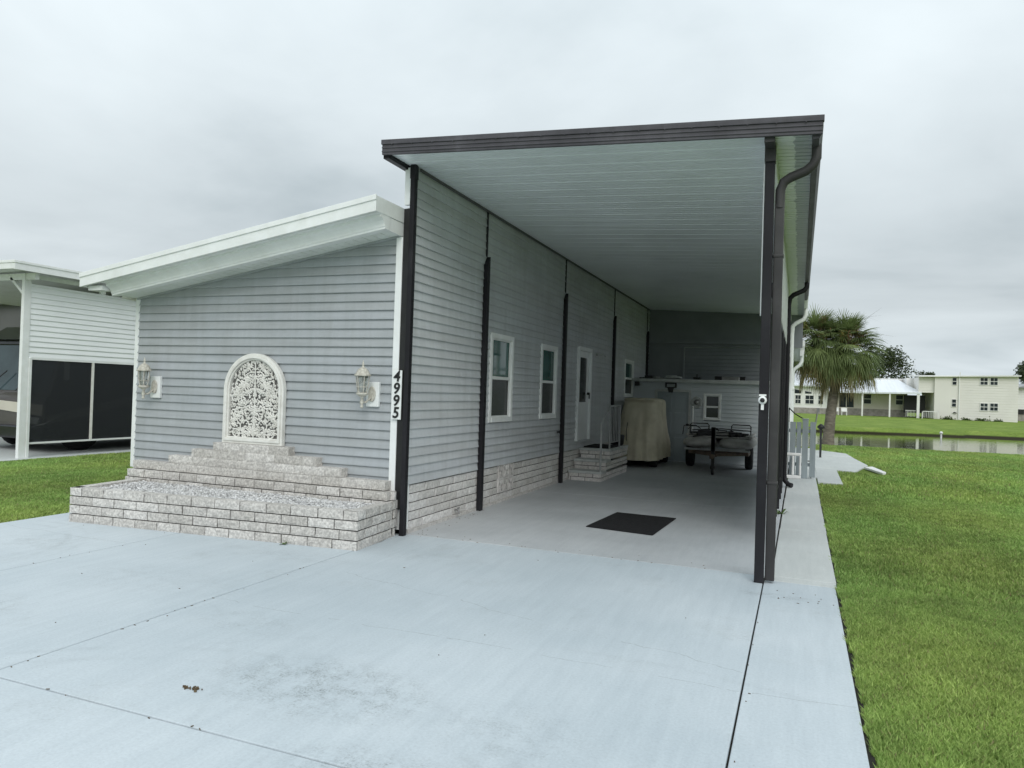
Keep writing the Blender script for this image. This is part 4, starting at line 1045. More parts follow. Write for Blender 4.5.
# ================================================================== STEPS, MATS
st_ = thing('brick_steps', 'three painted brick steps up to the side door', 'steps', (-3.7, 13, 0))
Bb, Bm = B(), B()
tr = B()
for k, (ya, zt) in enumerate(((13.03, .185), (13.36, .37), (13.70, .56))):
    z0 = [0, .185, .37][k]; hh = zt - z0 - .045
    brick_run(Bb, Bm, (-3.98, ya), (-3.36, ya), z0, 2, ch=hh / 2 + .003, bl=.30, depth=.07, gap=.010)
    yend = [13.36, 13.70, 15.2][k]
    tr.box(-3.985, -3.345 , ya - .02, yend + (0 if k == 2 else .02), zt - .045, zt)
for k, (ya, z0, nc) in enumerate(((13.03, 0, 2), (13.36, .185, 2), (13.70, .37, 2))):
    zt = [.185, .37, .56][k]; hh = (zt - z0 - .045) / 2 + .003
    brick_run(Bb, Bm, (-3.36, ya), (-3.36, 15.2), z0, 2, ch=hh, bl=.30, depth=.07, gap=.010)
Bb.build('riser', M['brick_side'], st_); Bm.build('joint', M['mortar'], st_); tr.build('tread', M['ledge'], st_, bevel=.006)
ra = B(); X_ = -3.40
ra.tube([(X_, 13.12, .0), (X_, 13.12, 1.05), (X_, 13.20, 1.12), (X_, 13.78, 1.39), (X_, 14.6, 1.40)], .02, 8)
ra.tube([(X_, 13.78, .56), (X_, 13.78, 1.39)], .018, 8); ra.tube([(X_, 14.6, .56), (X_, 14.6, 1.40)], .018, 8); ra.tube([(X_, 13.78, .68), (X_, 14.6, .68)], .012, 6)
for k in range(1, 6): ra.tube([(X_, 13.78 + k * .137, .68), (X_, 13.78 + k * .137, 1.39)], .009, 6)
ra.build('handrail', M['steel_paint'], st_)
m_ = B(); m_.box(-3.93, -3.42, 13.82, 14.7, .562, .585); onething('door_mat', 'dark mat on the landing in front of the side door', 'mat', m_, 'rubber')
m_ = B(); m_.lathe(-3.52, 14.95, [(.10, .562), (.13, .60), (.15, .78), (.135, .785), (.10, .70), (.02, .69)], 14)
onething('flower_pot', 'dark empty pot at the far end of the step landing', 'pot', m_, 'black')
m_ = B(); m_.add([], [])
nxx, nyy = 14, 14; vs = []
cor = [Vector((-2.36, 8.51, 0)), Vector((-1.53, 8.38, 0)), Vector((-1.47, 9.70, 0)), Vector((-2.27, 9.75, 0))]
for lvl in (0, 1):
    for j in range(nyy + 1):
        for i in range(nxx + 1):
            u, v = i / nxx, j / nyy; p = cor[0] * (1-u) * (1-v) + cor[1] * u * (1-v) + cor[2] * u * v + cor[3] * (1-u) * v
            vs.append((p.x, p.y, .004 + (.009 + .003 * noise.noise(Vector((u * 3, v * 3, 1)))) * lvl))
W2 = nxx + 1; o2 = W2 * (nyy + 1); fs = []
for j in range(nyy):
    for i in range(nxx):
        q2 = j * W2 + i; fs.append((o2 + q2, o2 + q2 + 1, o2 + q2 + W2 + 1, o2 + q2 + W2)); fs.append((q2, q2 + W2, q2 + W2 + 1, q2 + 1))
for i in range(nxx): fs.append((i, i + 1, o2 + i + 1, o2 + i)); q2 = nyy * W2 + i; fs.append((q2 + 1, q2, o2 + q2, o2 + q2 + 1))
for j in range(nyy): q2 = j * W2; fs.append((q2 + W2, q2, o2 + q2, o2 + q2 + W2)); q2 += nxx; fs.append((q2, q2 + W2, o2 + q2 + W2, o2 + q2))
m_.add(vs, fs); onething('floor_mat', 'square black rubber mat lying on the open carport floor', 'mat', m_, 'rubber')
# small fittings on the side wall
m_ = B(); m_.box(-3.985, -3.93, 14.72, 14.80, 2.42, 2.47); m_.tube([(-3.95, 14.76, 2.44), (-3.83, 14.76, 2.45), (-3.78, 14.76, 2.40)], .012, 6)
onething('wall_hook', 'pale bracket hook on the siding right of the side door', 'hook', m_, 'ledge')
m_ = B(); m_.lathe(9.98, .08, [(.012, -3.985), (.012, -3.94)], 8, 'x'); m_.tube([(-3.95, 8.35, .11), (-3.90, 8.35, .11), (-3.90, 8.35, .06)], .012, 6)
m_ = B(); m_.tube([(-3.985, 8.22, .105), (-3.93, 8.22, .105), (-3.925, 8.22, .06)], .012, 8); m_.bar((-3.935, 8.19, .13), (-3.935, 8.25, .13), .012); onething('hose_tap', 'small outdoor tap low on the brick skirting by the second post', 'tap', m_, 'steel')
m_ = B(); m_.tube([(-3.98, 12.25, .92), (-3.93, 12.25, .92)], .016, 8); m_.lathe(12.25, .92, [(.03, -3.93), (.035, -3.92), (.01, -3.91)], 8, 'x')
onething('wall_socket', 'dark round fitting on the siding left of the third post', 'fitting', m_, 'black')

# ================================================================== COVERED CART
gc = thing('covered_cart', 'golf cart under a beige canvas cover beside the door steps', 'golf cart', (-3.4, 17, 0))
cv = B(); n = 72; levels = [(.17, 1.12, .0), (.25, 1.10, 0), (.45, 1.06, 0), (.65, 1.02, 0), (.80, .985, 0), (1.0, .95, 0), (1.2, .92, 0), (1.38, .885, 0), (1.48, .86, 0), (1.53, .82, 0), (1.555, .74, 0), (1.56, .5, 0), (1.565, .1, 0)]
vs = []
for li, (z, s, _) in enumerate(levels):
    for k in range(n):
        a = 2 * PI * k / n; ca, sa = math.cos(a), math.sin(a); pw_ = 5.0
        rr = (abs(ca) ** pw_ + abs(sa) ** pw_) ** (-1 / pw_)
        hxw, hyw = .475, .98
        x_ = rr * ca * hxw * s; y_ = rr * sa * hyw * (s if z > .9 else s + .02)
        fold = .034 * max(0, (1.45 - z)) * (noise.noise(Vector((ca * 4.5, sa * 4.5, z * .7))) * 2 + .8 * math.sin(a * 17 + z * 1.3))
        fold += .030 * noise.noise(Vector((x_ * 5, y_ * 4, z * 5)))
        fold += .022 * math.sin(x_ * 9 + z * 5.5 + y_ * 2) * (1 if .3 < z < 1.45 else .2); x_ += ca * fold; y_ += sa * fold
        if y_ < 0 and .55 < z < 1.5: y_ += .24 * (z - .55)     # front leans back a little
        if z < .8 and y_ < 0: y_ -= .05 * math.sin((.8 - z) * 4)
        vs.append((-3.43 + x_ - .0, 17.25 + y_, z + .012 * noise.noise(Vector((x_ * 3, y_ * 3, 0))) * (1 if z > 1.5 else .6) - (.05 * (x_ + .5) if False else 0)))
m_l = len(levels)
fs = [(i*n+k, i*n+(k+1) % n, (i+1)*n+(k+1) % n, (i+1)*n+k) for i in range(m_l-1) for k in range(n)] + [tuple((m_l-1)*n+k for k in range(n))]
cv.add(vs, fs, True); cvo = cv.build('cover', M['canvas'], gc)
ssf = cvo.modifiers.new('sub', 'SUBSURF'); ssf.levels = 1; ssf.render_levels = 2
for (x_, y_) in ((-3.80, 16.55), (-3.06, 16.55), (-3.80, 17.95), (-3.06, 17.95)):
    b_ = B(); b_.lathe(y_, .22, [(.10, x_ - .08), (.21, x_ - .08), (.22, x_ - .05), (.22, x_ + .05), (.21, x_ + .08), (.10, x_ + .08)], 20, 'x'); wh = b_.build('wheel', M['rubber'], gc)
b_ = B(); b_.box(-3.85, -3.0, 16.4, 18.1, .22, .34); b_.build('chassis', M['black'], gc)
b_ = B(); b_.tube([(-3.86, 16.245, .44), (-3.70, 16.235, .41), (-3.62, 16.235, .30), (-3.55, 16.235, .33), (-3.3, 16.235, .31)], .018, 6); b_.build('strap', M['orange'], gc)
b_ = B(); b_.tube([(-3.60, 16.22, 1.0), (-3.62, 16.20, .8), (-3.60, 16.2, .5)], .008, 5); b_.build('drawcord', M['black'], gc)

# ================================================================== TRAILER + BOAT
tl = thing('boat_trailer', 'rusty small boat trailer with its tongue jack toward the driveway', 'trailer', (-1.7, 17, 0))
b_ = B(); b_.box(-2.28, -1.0, 16.55, 16.63, .38, .45); b_.box(-2.28, -2.22, 16.63, 18.3, .36, .43); b_.box(-1.06, -1.0, 16.63, 18.3, .36, .43); b_.box(-2.22, -1.06, 17.85, 17.93, .30, .37)
b_.bar((-2.2, 16.6, .40), (-1.68, 15.75, .42), .06); b_.bar((-1.1, 16.6, .40), (-1.62, 15.75, .42), .06); b_.bar((-1.65, 18.0, .33), (-1.65, 15.5, .40), .06)
b_.build('frame', M['rust'], tl, bevel=.004)
for yy in (16.45, 17.9):
    b_ = B(); b_.box(-2.36, -.97, yy, yy + .08, .455, .50); b_.build('bunk', M['ledge'], tl, bevel=.004)
for x_ in (-2.36, -1.04):
    b_ = B(); b_.lathe(17.5, .27, [(.13, x_ - .075), (.25, x_ - .08), (.27, x_ - .05), (.27, x_ + .05), (.25, x_ + .08), (.13, x_ + .075)], 22, 'x'); wh = b_.build('wheel', M['rubber'], tl)
    b_ = B(); b_.lathe(17.5, .27, [(.03, x_ - .06), (.14, x_ - .06), (.14, x_ + .06), (.03, x_ + .06)], 16, 'x'); b_.build('rim', M['steel'], wh)
b_ = B(); b_.bar((-1.66, 15.72, .16), (-1.66, 15.72, .98), .065); b_.bar((-1.66, 15.73, .50), (-1.66, 15.73, 1.0), .085); b_.lathe(-1.66, 15.72, [(.05, .12), (.05, .18), (.03, .19)], 10)
b_.tube([(-1.70, 15.72, .96), (-1.58, 15.72, .98), (-1.56, 15.72, .92)], .013, 6); b_.lathe(15.72, .085, [(.03, -1.69), (.085, -1.685), (.085, -1.635), (.03, -1.63)], 14, 'x')
b_.bar((-1.66, 15.75, .75), (-1.66, 16.3, .72), .03)
b_.build('jack', M['black'], tl)
b_ = B(); b_.box(-1.68, -1.62, 15.35, 15.56, .37, .44); b_.lathe(-1.65, 15.38, [(.04, .36), (.045, .44), (.02, .46)], 10); b_.build('coupler', M['rust'], tl)
bt = thing('fishing_boat', 'small twin-hulled grey plastic fishing boat resting on the trailer', 'boat', (-1.65, 17, .5))
b_ = B()
for cx_ in (-2.02, -1.25):
    ys_ = [16.05, 16.08, 16.16, 16.3, 16.5, 16.9, 17.5, 18.15, 18.22]; hw = [.10, .22, .30, .345, .36, .36, .36, .35, .3]; hh = [.02, .05, .075, .10, .115, .12, .12, .12, .08]
    vs = []; nn_ = 18
    for y_, w_, h_ in zip(ys_, hw, hh):
        for k in range(nn_):
            a = 2 * PI * k / nn_; e_ = .6
            vs.append((cx_ + w_ * math.copysign(abs(math.cos(a)) ** e_, math.cos(a)), y_, .625 + h_ * math.copysign(abs(math.sin(a)) ** e_, math.sin(a)) + .02 * max(0, (16.4 - y_))))
    b_.add(vs, [(i*nn_+k, i*nn_+(k+1) % nn_, (i+1)*nn_+(k+1) % nn_, (i+1)*nn_+k) for i in range(len(ys_)-1) for k in range(nn_)] + [tuple(range(nn_))[::-1], tuple((len(ys_)-1)*nn_+k for k in range(nn_))], True)
b_.build('hull', M['boat'], bt)
b_ = B(); b_.box(-2.30, -.98, 16.5, 18.1, .735, .765); b_.box(-2.34, -2.28, 16.5, 18.1, .765, .81); b_.box(-1.0, -.94, 16.5, 18.1, .765, .81); b_.box(-2.2, -1.1, 17.2, 17.26, .765, .80)
b_.build('deck', M['boat'], bt, bevel=.01)
for (x0, x1) in ((-2.34, -1.92), (-1.42, -1.0)):
    b_ = B(); b_.box(x0 + .03, x1 - .03, 16.85, 17.2, .80, .835); b_.tube([(x0, 17.2, .78), (x0, 17.22, .99), (x0 + .03, 17.22, 1.02), (x1 - .03, 17.22, 1.02), (x1, 17.22, .99), (x1, 17.2, .78)], .014, 6)
    b_.tube([(x0, 16.9, .90), (x0, 17.2, .92)], .012, 6); b_.tube([(x1, 16.9, .90), (x1, 17.2, .92)], .012, 6); b_.bar((x0, 17.21, .95), (x1, 17.21, .95), .05, .012); b_.build('seat', M['black'], bt)
b_ = B(); b_.tube([(-2.42, 16.6, .78), (-2.40, 16.6, .98), (-2.15, 16.7, .99), (-2.05, 16.75, .92)], .012, 6); b_.tube([(-1.85, 16.9, .78), (-1.80, 17.0, .90), (-1.5, 17.0, .88)], .012, 6)
b_.lathe(-2.32, 16.6, [(.03, .97), (.045, 1.0), (.02, 1.02)], 8); b_.tube([(-1.9, 17.4, .78), (-1.4, 17.5, .86)], .014, 6); b_.bar((-2.1, 16.6, .79), (-1.9, 16.8, .80), .06, .04); b_.bar((-1.4, 16.55, .79), (-1.25, 16.75, .80), .07, .05)
b_.build('rod_holder', M['black'], bt)
for (nm, x_, y_, w_, h_, m_n) in (('tackle_box', -1.95, 16.75, .16, .12, 'dark_trim'), ('battery_box', -1.30, 16.7, .14, .10, 'black'), ('cushion', -1.62, 17.6, .22, .07, 'cardboard')):
    b_ = B(); b_.box(x_ - w_, x_ + w_, y_, y_ + .2, .768, .768 + h_); b_.box(x_ - w_ - .006, x_ + w_ + .006, y_ - .006, y_ + .206, .768 + h_ * .7, .768 + h_ * .82); b_.build(nm, M[m_n], bt, bevel=.006)
b_ = B(); b_.tube([(-2.15, 16.3, .76), (-1.9, 16.6, .80), (-1.55, 16.5, .79), (-1.2, 16.8, .80)], .018, 6); b_.tube([(-2.3, 17.3, .86), (-1.6, 16.9, .93), (-1.05, 17.5, .88)], .014, 6); b_.build('oar', M['dark_trim'], bt)

# ================================================================== RIGHT SIDE: FENCE ETC.
fe = thing('fence_gate', 'grey board gate across the walkway behind the second downspout', 'gate', (0, 16.3, 0))
for (a, b2, h) in ((-.245, -.185, 1.16), (-.168, -.052, 1.17), (-.036, .055, 1.17), (.225, .335, 1.18)):
    b_ = B(); b_.box(a, b2, 16.30, 16.325, .03, h); b_.build('board', M['fence'], fe, bevel=.004)
b_ = B(); b_.box(.072, .188, 16.27, 16.37, .0, 1.22); b_.box(.065, .195, 16.263, 16.377, 1.22, 1.245); b_.build('post', M['fence'], fe, bevel=.004)
for zz in (.25, .95):
    b_ = B(); b_.box(-.245, .33, 16.328, 16.36, zz, zz + .07); b_.build('rail', M['fence'], fe)
for zz in (1.05, .35):
    b_ = B(); b_.box(.19, .23, 16.29, 16.30, zz, zz + .03); b_.build('hinge', M['steel'], fe)
# white frame with two long slots
b_ = B(); xa, xb, za, zb = -.235, .066, .0, .53
b_.box(xa, xb, 16.10, 16.17, za, za + .07); b_.box(xa, xb, 16.10, 16.17, zb - .06, zb)
b_.box(xa, xa + .035, 16.10, 16.17, za + .07, zb - .06); b_.box(-.115, -.065, 16.10, 16.17, za + .07, zb - .06); b_.box(.026, xb, 16.10, 16.17, za + .07, zb - .06)
onething('slotted_block', 'white block frame with two tall slots standing against the grey gate', 'block', b_, 'block_white', bevel=.018)
b_ = B(); b_.tube([(.26, 16.42, .0), (.30, 16.55, .9), (.37, 16.6, 1.45)], .016, 6); b_.box(.345, .40, 16.58, 16.62, 1.38, 1.47)
onething('garden_tool', 'grey tool handle sticking up behind the gate', 'tool', b_, 'steel')
b_ = B(); b_.tube([(-.20, 16.9, 1.45), (-.08, 16.75, 1.33), (.08, 16.5, 1.24)], .012, 6); b_.tube([(-.20, 16.9, 1.45), (-.2, 16.9, .05)], .012, 6)
onething('black_cable', 'black cable sagging from the shed down to the gate post', 'cable', b_, 'black')
t = thing('path_light', 'dark bollard light standing at the patio edge before the palm', 'path light', (.60, 22.8, 0))
b_ = B(); b_.box(.57, .63, 22.77, 22.83, 0, .86); b_.build('post', M['dark_trim'], t, bevel=.004); b_ = B(); b_.lathe(.60, 22.8, [(.04, .80), (.10, .86), (.11, .88), (.06, .94), (.02, .97)], 12); b_.build('lamp', M['black'], t)
t = thing('wall_floodlight', 'little white lamp on the outside corner of the rear shed', 'light', (-.2, 19.4, 1.9))
b_ = B(); b_.lathe(-.18, 19.4, [(.02, 1.85), (.055, 1.88), (.06, 1.93), (.03, 1.97)], 12); b_.build('lamp', M['white'], t); b_ = B(); b_.tube([(-.235, 19.4, 1.98), (-.18, 19.4, 1.97)], .015, 6); b_.build('bracket', M['steel'], t)

# weeds and litter
def weed(x_, y_, z_, s, label):
    b_ = B(); r2_ = random.Random(int(abs(x_ * 100)))
    for k in range(16):
        a = r2_.uniform(0, 6.28); l = s * r2_.uniform(.5, 1.1); w_ = s * .13
        d = Vector((math.cos(a), math.sin(a), r2_.uniform(.2, 1.1))).normalized(); pz = Vector((x_ + r2_.uniform(-.3, .3) * s, y_ + r2_.uniform(-.3, .3) * s, z_)); sd_ = Vector((-d.y, d.x, 0)).normalized() * w_
        m1 = pz + d * l * .55; tp = pz + d * l - Vector((0, 0, l * .25))
        b_.add([pz - sd_ * .3, pz + sd_ * .3, m1 + sd_, m1 - sd_, tp], [(0, 1, 2, 3), (3, 2, 4)])
    onething('weed', label, 'weed', b_, 'weed')
weed(-4.78, 5.95, 0, .06, 'tiny green weed at the foot of the planter front')
weed(-.20, 11.0, 0, .13, 'low green weed in the joint beside the carport posts')
b_ = B(); r2_ = random.Random(9)
for k in range(16):
    x_, y_ = -2.90 + r2_.gauss(0, .026) * (1 + (k % 3 == 0)), 2.93 + r2_.gauss(0, .016); a = r2_.uniform(0, 6.28); l = r2_.uniform(.004, .011)
    b_.box(x_ - l, x_ + l, y_ - .003, y_ + .003, .001, .005 + r2_.uniform(0, .010), rot=Matrix.Rotation(a, 3, 'Z'))
onething('leaf_clump', 'small clump of dry leaf scraps on the pale driveway', 'leaf litter', b_, 'leaf_debris')
b_ = B()
for k in range(125):
    x_ = r2_.uniform(-7.6, .25); y_ = r2_.uniform(2.4, 6.9)
    if k < 50: x_, y_ = (r2_.choice([-.24, -4.0, -6.05]) + r2_.gauss(0, .02), r2_.uniform(2.7, 5.6)) if k < 35 else (r2_.uniform(-7, -.4), 2.61 + r2_.gauss(0, .015))
    elif k < 75: x_, y_ = r2_.uniform(-3.9, -.4), 7.0 + abs(r2_.gauss(0, .12))
    elif k < 95: x_, y_ = -3.93 + abs(r2_.gauss(0, .06)), r2_.uniform(7.1, 9)
    elif k < 108: x_, y_ = r2_.uniform(-.15, .3), r2_.uniform(6.2, 6.6)
    a = r2_.uniform(0, 6.28); l = r2_.uniform(.003, .010)
    b_.box(x_ - l, x_ + l, y_ - .002, y_ + .002, .0005, .004, rot=Matrix.Rotation(a, 3, 'Z'))
tag(b_.build('leaf_litter', M['leaf_debris']), 'scattered leaf and twig scraps over the driveway', 'litter', kind='stuff')

# ================================================================== NEIGHBOUR (LEFT)
NX = -14.15
nc = thing('neighbour_carport', 'white carport with lapped upper siding and black screens left of the house', 'carport', (NX, 9.6, 0))
def nz_(x_): return 3.66 + (x_ - NX) * .02
ND = 21.0
b_ = B(); siding_courses(b_, 9.74, ND, 1.985, 3.44, NX, 'y', 1, pitch=.108, proj=.02)
b_.build('siding', M['clean_white'], nc, clip=[(Vector((0, 9.66, 3.475)), Vector((0, .012, 1)).normalized())])
b_ = B(); b_.box(NX - .05, NX + .03, 9.60, 9.74, 0, 3.62); b_.build('post', M['white'], nc, bevel=.005)
b_ = B(); b_.box(NX - .02, NX + .045, 9.742, 9.80, .0, 1.985); b_.build('post', M['white'], nc, bevel=.005)
for yy in (12.6, 15.8, 19): 
    b_ = B(); b_.box(NX - .09, NX - .005, yy, yy + .09, 0, 3.58); b_.build('post', M['white'], nc)
for yy in (11.27,):
    b_ = B(); b_.box(NX - .03, NX + .02, yy, yy + .12, 3.44, 3.6); b_.build('post', M['white'], nc)
b_ = B(); b_.box(NX - .02, NX + .02, 9.80, ND, .27, .305); b_.build('rail', M['white'], nc)
b_ = B(); b_.box(NX - .02, NX + .02, 9.80, ND, 1.945, 1.985); b_.build('rail', M['white'], nc)
for yy in (11.13, 13.2, 15.3, 17.4):
    b_ = B(); b_.box(NX - .02, NX + .022, yy, yy + .05, .305, 1.945); b_.build('mullion', M['cream'], nc)
ms = bpy.data.materials.new('black_mesh_screen'); ms.use_nodes = True; nt = ms.node_tree
bs = nt.nodes['Principled BSDF']; bs.inputs['Base Color'].default_value = (.013, .015, .019, 1); bs.inputs['Roughness'].default_value = .6
tr_ = nt.nodes.new('ShaderNodeBsdfTransparent'); mx_ = nt.nodes.new('ShaderNodeMixShader'); mx_.inputs[0].default_value = .80
nt.links.new(tr_.outputs[0], mx_.inputs[1]); nt.links.new(bs.outputs[0], mx_.inputs[2]); nt.links.new(mx_.outputs[0], nt.nodes['Material Output'].inputs[0])
M['mesh'] = ms
b_ = B(); b_.box(NX - .004, NX + .000, 9.80, ND, .305, 1.945); b_.build('screen', M['mesh'], nc)
b_ = B(); b_.hexa([(-20.0, 9.15, nz_(-20) + .02), (NX + .42, 9.15, nz_(NX + .42) + .02), (NX + .42, ND + .4, 3.62), (-20.0, ND + .4, nz_(-20) - .05)],
                  [(-20.0, 9.15, nz_(-20) + .10), (NX + .42, 9.15, nz_(NX + .42) + .10), (NX + .42, ND + .4, 3.70), (-20.0, ND + .4, nz_(-20) + .05)])
b_.build('roof', M['white'], nc)
b_ = B(); b_.box(-20.0, NX + .43, 9.11, 9.145, 3.62, 3.775); b_.box(NX + .425, NX + .46, 9.11, ND + .4, 3.61, 3.775); b_.box(-20, NX + .47, 9.095, 9.11, 3.735, 3.785); b_.box(NX + .46, NX + .475, 9.11, ND + .4, 3.735, 3.785)
b_.build('fascia', M['white'], nc, bevel=.004)
b_ = B(); b_.box(-20.0, NX + .3, 9.62, 9.70, 3.50, 3.625); b_.box(NX - .04, NX + .03, 9.70, ND, 3.545, 3.625); b_.build('beam', M['white'], nc)
b_ = B(); b_.bar((NX - .03, 9.66, 3.22), (NX - .42, 9.66, 3.55), .08, .05); b_.build('brace', M['white'], nc)
# RV
rv = thing('motorhome', 'taupe and cream motorhome parked under the neighbouring white carport', 'motorhome', (-16, 15, 0))
X0, X1, Y0, Y1 = -17.2, -14.75, 10.55, 19.6
b_ = B()
prof = [(Y0 + .02, .42), (Y0, .62), (Y0 + .02, 1.15), (Y0 + .12, 1.25), (Y0 + .42, 2.42), (Y0 + .75, 2.62), (Y1, 2.70), (Y1, .40)]
b_.prism(prof, 'x', X0, X1); b_.build('body', M['rv_paint'], rv, bevel=.06)
def frontquad(Bd, xa, xb, za, zb, off=.012, th_=.01):
    def yf(z):
        if z < 1.15: return Y0
        if z < 1.25: return Y0 + .02 + (z - 1.15)
        return Y0 + .12 + (z - 1.25) / 1.17 * .30
    ya, yb = yf(za), yf(zb)
    Bd.hexa([(xa, ya - off, za), (xb, ya - off, za), (xb, ya, za), (xa, ya, za)], [(xa, yb - off, zb), (xb, yb - off, zb), (xb, yb, zb), (xa, yb, zb)])
b_ = B(); frontquad(b_, X0 + .12, X1 - .10, 1.30, 2.30); b_.build('windscreen', M['rv_glass'], rv, bevel=.004)
b_ = B(); frontquad(b_, X0 + .02, X1 - .01, 2.31, 2.42, .03); b_.prism([(Y0 + .30, 2.42), (Y0 + .75, 2.74), (Y0 + 1.2, 2.78), (Y0 + 1.2, 2.4)], 'x', X0 + .01, X1 + .012); b_.build('front_cap', M['rv_dark'], rv, bevel=.02)
b_ = B(); b_.prism([(X0 + .03, .95), (X1 - .03, .78), (X1 - .03, 1.02), (X0 + .03, 1.12)], 'y', Y0 - .025, Y0 + .01); b_.prism([(Y0 + .05, .78), (Y0 + 2.2, 1.25), (Y0 + 6, 1.5), (Y0 + 6, 1.3), (Y0 + 2, 1.0), (Y0 + .05, .60)], 'x', X1 + .002, X1 + .012)
b_.build('swoosh_stripe', M['rv_cream'], rv)
b_ = B(); b_.box(X0 + .02, X1 + .005, Y0 - .06, Y0 + .3, .28, .56); b_.build('bumper', M['rv_dark'], rv, bevel=.04)
for x_ in (X0 + .35, X1 - .40):
    b_ = B(); b_.prism([(x_ - .22, .62), (x_ + .24, .60), (x_ + .30, .74), (x_ - .10, .76)], 'y', Y0 - .035, Y0 + .01); b_.build('headlight', M['lamp_lens'], rv, bevel=.01)
b_ = B(); b_.tube([(X1 - .5, Y0 - .07, .50), (X1 + .02, Y0 - .02, .62), (X1 + .04, Y0 + .5, .82)], .014, 6); b_.build('chrome_strip', M['chrome'], rv)
b_ = B(); b_.tube([(X1 - .9, Y0 - .02, 1.30), (X1 - .5, Y0 + .12, 1.70)], .012, 5); b_.tube([(X1 - 1.9, Y0 - .02, 1.30), (X1 - 1.4, Y0 + .12, 1.72)], .012, 5); b_.build('wiper', M['black'], rv)
b_ = B(); b_.tube([(X1, Y0 + .55, 2.2), (X1 + .18, Y0 + .35, 2.18), (X1 + .22, Y0 + .35, 2.0)], .018, 6); b_.box(X1 + .13, X1 + .31, Y0 + .30, Y0 + .42, 1.55, 2.0); mi = b_.build('mirror', M['steel'], rv, bevel=.03)
b_ = B(); b_.box(X1 - .005, X1 + .008, Y0 + .75, Y0 + 1.7, 1.35, 2.1); b_.box(X1 - .005, X1 + .008, Y0 + 3.0, Y0 + 4.6, 1.35, 2.1); b_.build('side_window', M['rv_glass'], rv)
for y_ in (Y0 + 1.0, Y0 + 6.5):
    for x_ in (X1 - .25, X0 + .25):
        b_ = B(); b_.lathe(y_, .42, [(.2, x_ - .14), (.40, x_ - .14), (.42, x_ - .10), (.42, x_ + .10), (.40, x_ + .14), (.2, x_ + .14)], 24, 'x'); b_.build('wheel', M['rubber'], rv)
b_ = B(); b_.box(X0 + .2, X1 - .1, Y0 + .5, Y1 - .2, .25, .42); b_.build('underbody', M['black'], rv)
# neighbour's own home beyond the carport
nh = thing('neighbour_house', 'dark grey sided home behind the motorhome, seen through the carport', 'house', (-24, 20, 0))
b_ = B(); siding_courses(b_, 14, 34, .3, 3.66, -20.2, 'y', 1, pitch=.22, proj=.03); b_.build('siding', M['far_grey'], nh)
b_ = B(); b_.box(-26, -20.23, 14, 34, 0, 3.66); b_.build('wall', M['far_grey'], nh)
b_ = B(); b_.hexa([(-26.2, 13.8, 3.66), (-20.1, 13.8, 3.66), (-20.1, 34, 3.66), (-26.2, 34, 3.66)], [(-26.2, 13.8, 3.73), (-20.1, 13.8, 3.73), (-20.1, 34, 3.73), (-26.2, 34, 3.73)]); b_.build('roof', M['far_roof_grey'], nh)

# ================================================================== TREES
def set_cols(me, cols, per):
    at = me.attributes.new('leafcol', 'FLOAT_COLOR', 'POINT')
    a = np.ones((len(cols), 4), np.float32); a[:, :3] = cols
    at.data.foreach_set('color', np.repeat(a, per, axis=0).ravel())

